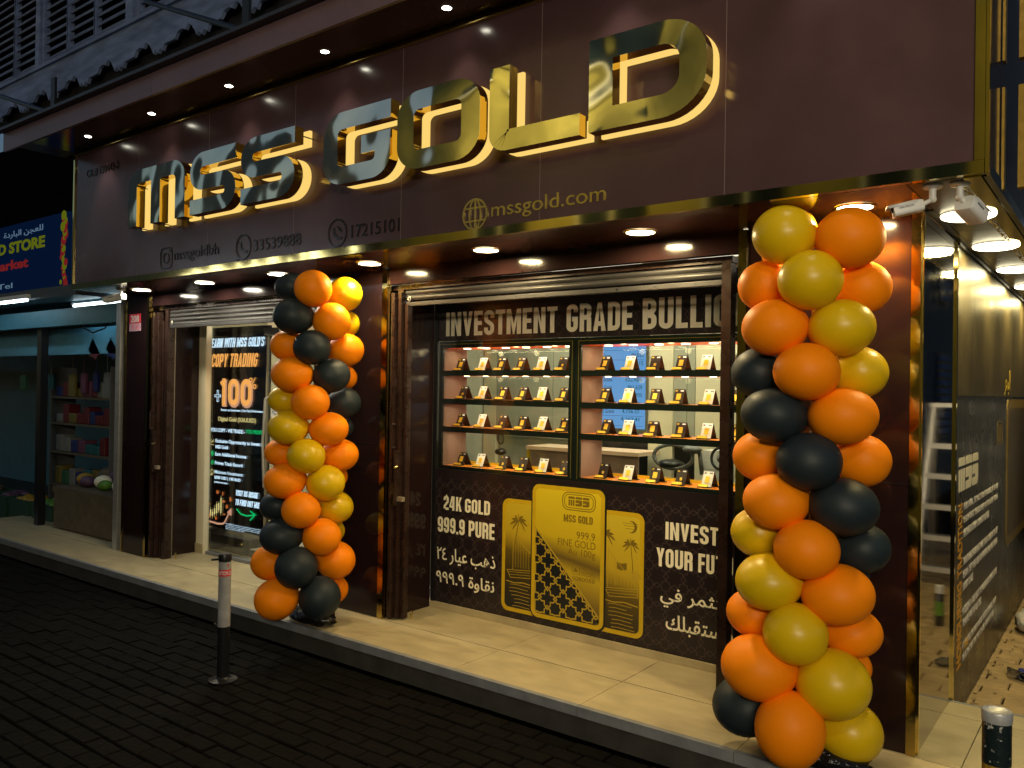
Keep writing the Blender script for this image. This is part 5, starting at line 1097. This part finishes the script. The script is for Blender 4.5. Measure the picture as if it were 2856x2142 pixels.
# litter
mb = MB(); mb.ell((.60, 3.35, GZ+.085), .13, .20, .09, 26, 14, .10, random.Random(4)); o = mb.build('plastic_bag', 'bagp', None, smooth='all'); tag(o, 'crumpled white plastic bag on the alley paving', 'plastic bag')
t = thing('plastic_bottle', (.60, 1.98, GZ), 'crushed clear plastic bottle lying on the alley paving', 'bottle')
MB().lathe((0, 0, 0), [(0, 0), (.03, .002), (.032, .02), (.029, .05), (.032, .08), (.030, .12), (.014, .15), (.012, .165)], 18).mapv(lambda p: (.56+p[2]*.75, 2.06-p[2]*.6, GZ+.03+p[0]*.8)).mapv(lambda p: p).build('body', 'clear', t, smooth='all')
b = MB().lathe((0, 0, 0), [(0, 0), (.032, 0), (.030, .06), (.031, .13), (.012, .17)], 18); b.mapv(lambda p: (.555+p[2]*.8, 2.07-p[2]*.55+p[1], GZ+.034+p[0])).build('label_sleeve', 'clear', t, smooth='all')
for (x, y, l) in ((.455, .885, 'blue bottle cap by the foot of the alley wall'), (.62, 2.22, 'blue bottle cap beside the crushed bottle')):
    o = MB().lathe((x, y, GZ+.002), [(.020, 0), (.021, .018), (.018, .022), (0, .022)], 18).build('bottle_cap', 'bluecap', None, smooth=True); tag(o, l, 'bottle cap', 'blue bottle caps')
rr = random.Random(11); mb = MB()
for k in range(26):
    y = rr.uniform(1.2, 3.2); x = .44+abs(rr.gauss(0, .05)); mb.ell((x, y, GZ+.01), rr.uniform(.004, .014), rr.uniform(.004, .015), .006, 6, 4, .3, rr)
o = mb.build('litter_crumbs', 'paver2', None); tag(o, 'loose crumbs and paper scraps along the alley wall', 'litter', kind='stuff')
# step ladder and can, out of frame but mirrored in the pilaster
t = thing('step_ladder', (1.0, 4.6, GZ), 'aluminium step ladder in the alley, seen in the pilaster mirror', 'ladder')
for s_ in (-1, 1):
    MB().box(-.016, .016, -.02, .02, 0, 1).mapv(lambda p: (1.02+s_*(.31-.12*p[2])+p[0], 4.6+p[1]+.25*p[2], GZ+p[2]*1.69)).build('side_rail', 'aluminium', t)
    MB().box(-.014, .014, -.015, .015, 0, 1).mapv(lambda p: (1.02+s_*(.30-.10*p[2])+p[0], 5.5+p[1]-.6*p[2], GZ+p[2]*1.62)).build('rear_leg', 'aluminium', t)
for k in range(5):
    z = .12+k*.29; hw = .31-.12*z/1.69; yy = 4.6+.25*z/1.69; box('tread', 'aluminium', t, 1.02-hw, 1.02+hw, yy-.03, yy+.05, GZ+z, GZ+z+.05)
box('top_cap', 'aluminium', t, .80, 1.24, 4.82, 4.98, GZ+1.68, GZ+1.72)
t = thing('foam_can', (.85, 3.09, GZ), 'foam spray can with white cap in the alley, seen in the pilaster mirror', 'spray can')
MB().lathe((.85, 3.09, GZ), [(0, 0), (.033, 0), (.033, .24), (.026, .25)], 20).build('can', 'black', t, smooth=True); MB().lathe((.85, 3.09, GZ), [(.034, .08), (.034, .19)], 20).build('label_band', 'tg2', t, smooth='all'); MB().lathe((.85, 3.09, GZ), [(.028, .25), (.030, .31), (0, .312)], 20).build('cap', 'white', t, smooth=True)

# ================================================================== OPPOSITE BUILDINGS (seen in reflections)
ob = thing('alley_building', (2.6, 6, 0), 'pale plaster building on the far side of the alley with louvred windows', 'building')
box('wall', mat('grimy_alley_plaster', (.11, .105, .11), .8, noise=.4, nscale=3), ob, 2.45, 2.9, 1.2, 16, GZ, 6.2); box('wall', 'concrete', ob, 2.45, 2.9, 16.01, 60, GZ, 6.5); box('upper_wall', 'darkwood', ob, 2.46, 2.9, 9, 60, 6.51, 16); box('end_wall', 'concrete', ob, -3, 2.4, 40, 41, GZ, 7)
for i in range(7): box('window', 'windark', ob, 2.40, 2.449, 17+i*3.2, 18.4+i*3.2, 3.8, 5.6)
if 1: pass
for j, z in enumerate((.9, 3.3)):
    for i in range(5):
        y = 2.0+i*2.5; f_ = box('window', 'windark', ob, 2.40, 2.449, y, y+.9, z, z+1.5)
        for k in range(10): box('slat', 'wood', f_, 2.375, 2.399, y+.03, y+.87, z+.05+k*.145, z+.14+k*.145)
op = thing('opposite_building', (-6, -8, 0), 'beige building across the street with shop signs', 'building')
box('wall', 'beigewall', op, -9.5, 9, -8.3, -7.9, GZ, 9.5); box('wall', 'concrete', op, -30, -9.55, -8.6, -7.95, GZ, 5.2)
for (a, b, h) in ((-27, -25.2, 7.6), (-23.4, -22.6, 6.4), (-20.9, -19.2, 8.2), (-17.4, -16.8, 6.9), (-15.2, -13.4, 7.2), (-12.1, -11.5, 8.0)): box('added_roof_block', 'concrete', op, a, b, -8.5, -8.1, 5.201, h)  # blocks added to break up the sky mirrored in the letters
for i in range(8):
    x = -7.8+i*2.1; box('window', 'windark', op, x, x+1.1, -7.899, -7.86, 6.3, 7.8); box('balcony_rail', 'white', op, x-.2, x+1.3, -7.70, -7.66, 6.15, 6.20); wv = box('window', 'windark', op, x, x+1.1, -7.899, -7.86, 3.6, 5.2); box('window_frame', 'white', wv, x-.06, x, -7.898, -7.84, 3.55, 5.25); box('window_frame', 'white', wv, x+.52, x+.58, -7.859, -7.84, 3.6, 5.2)
for x in (-12, -16): box('window', 'windark', op, x-1.5, x-.1, -7.949, -7.9, 3.4, 4.5)
t = thing('opposite_sign', (-11.5, -7.6, 3.9), 'white lit channel lettering across the street, mirrored in the brass trim', 'sign')
box('board', 'black', t, -16.9, -10.2, -7.9, -7.72, 3.55, 4.75)
text('channel_lettering', '\uFE94\uFEF4\uFE91\uFEAE\uFECC\uFEDF\uFE8D \uFE93\uFEAE\uFEF3\uFEB0\uFEA0\uFEDF\uFE8D cloud collection', (10.6, 16.5, 3.72, 4.32), back(-7.70), 'litwhite', t, .05, off=.02)
def area(name, loc, rot, e, sx, sy, col):
    l = bpy.data.lights.new(name, 'AREA'); l.shape = 'RECTANGLE'; l.size = sx; l.size_y = sy; l.energy = e; l.color = col
    o = bpy.data.objects.new(name, l); C.objects.link(o); o.location = loc; o.rotation_euler = rot
# added lanterns: fill light for the wall behind and the shop opposite
area('wall_fill', (2.5, -6.3, 6.3), (R(-55), 0, 0), 80, 1.2, .5, (1, .86, .46))
area('wall_fill', (-6, -6.3, 6.3), (R(-55), 0, 0), 80, 1.2, .5, (1, .86, .46))
t = thing('added_lantern', (-6, -6.6, 6.2), 'second added lantern lighting the opposite building, further left', 'lamp'); box('arm', 'wire', t, -6.03, -5.97, -7.9, -6.5, 6.62, 6.66); box('lamp_head', 'wire', t, -6.4, -5.6, -6.6, -6.3, 6.52, 6.61)
area('facade_fill', (2.5, -6.3, 6.45), (R(55), 0, 0), 65, .5, .3, (1, .84, .58))
t = thing('added_lantern', (2.5, -6.6, 6.2), 'added lantern lighting the opposite building', 'lamp'); box('arm', 'wire', t, 2.47, 2.53, -7.9, -6.5, 6.62, 6.66); box('lamp_head', 'wire', t, 2.1, 2.9, -6.6, -6.3, 6.52, 6.61)
# shopfront and sign box added as front fill, right of the camera
t = thing('fill_shopfront', (4.5, -7.8, 1.5), 'added glowing shop window across the street, front fill', 'window'); box('lit_pane', 'fillglow', t, 2.4, 6.6, -7.89, -7.86, .5, 2.8)
for x in (2.4, 3.8, 5.2, 6.56): box('mullion', 'wire', t, x, x+.04, -7.859, -7.82, .5, 2.8)
area('front_fill', (4.5, -7.7, 3.5), (R(90), 0, 0), 330, 4.0, .6, (1, .86, .62))  # added fill light on the shop front and balloons
t = thing('fill_light_box', (4.5, -7.8, 3.5), 'added long glowing sign box over the shop window across the street, front fill', 'sign'); box('lit_face', 'fillglow', t, 2.4, 6.6, -7.89, -7.75, 3.2, 3.8)
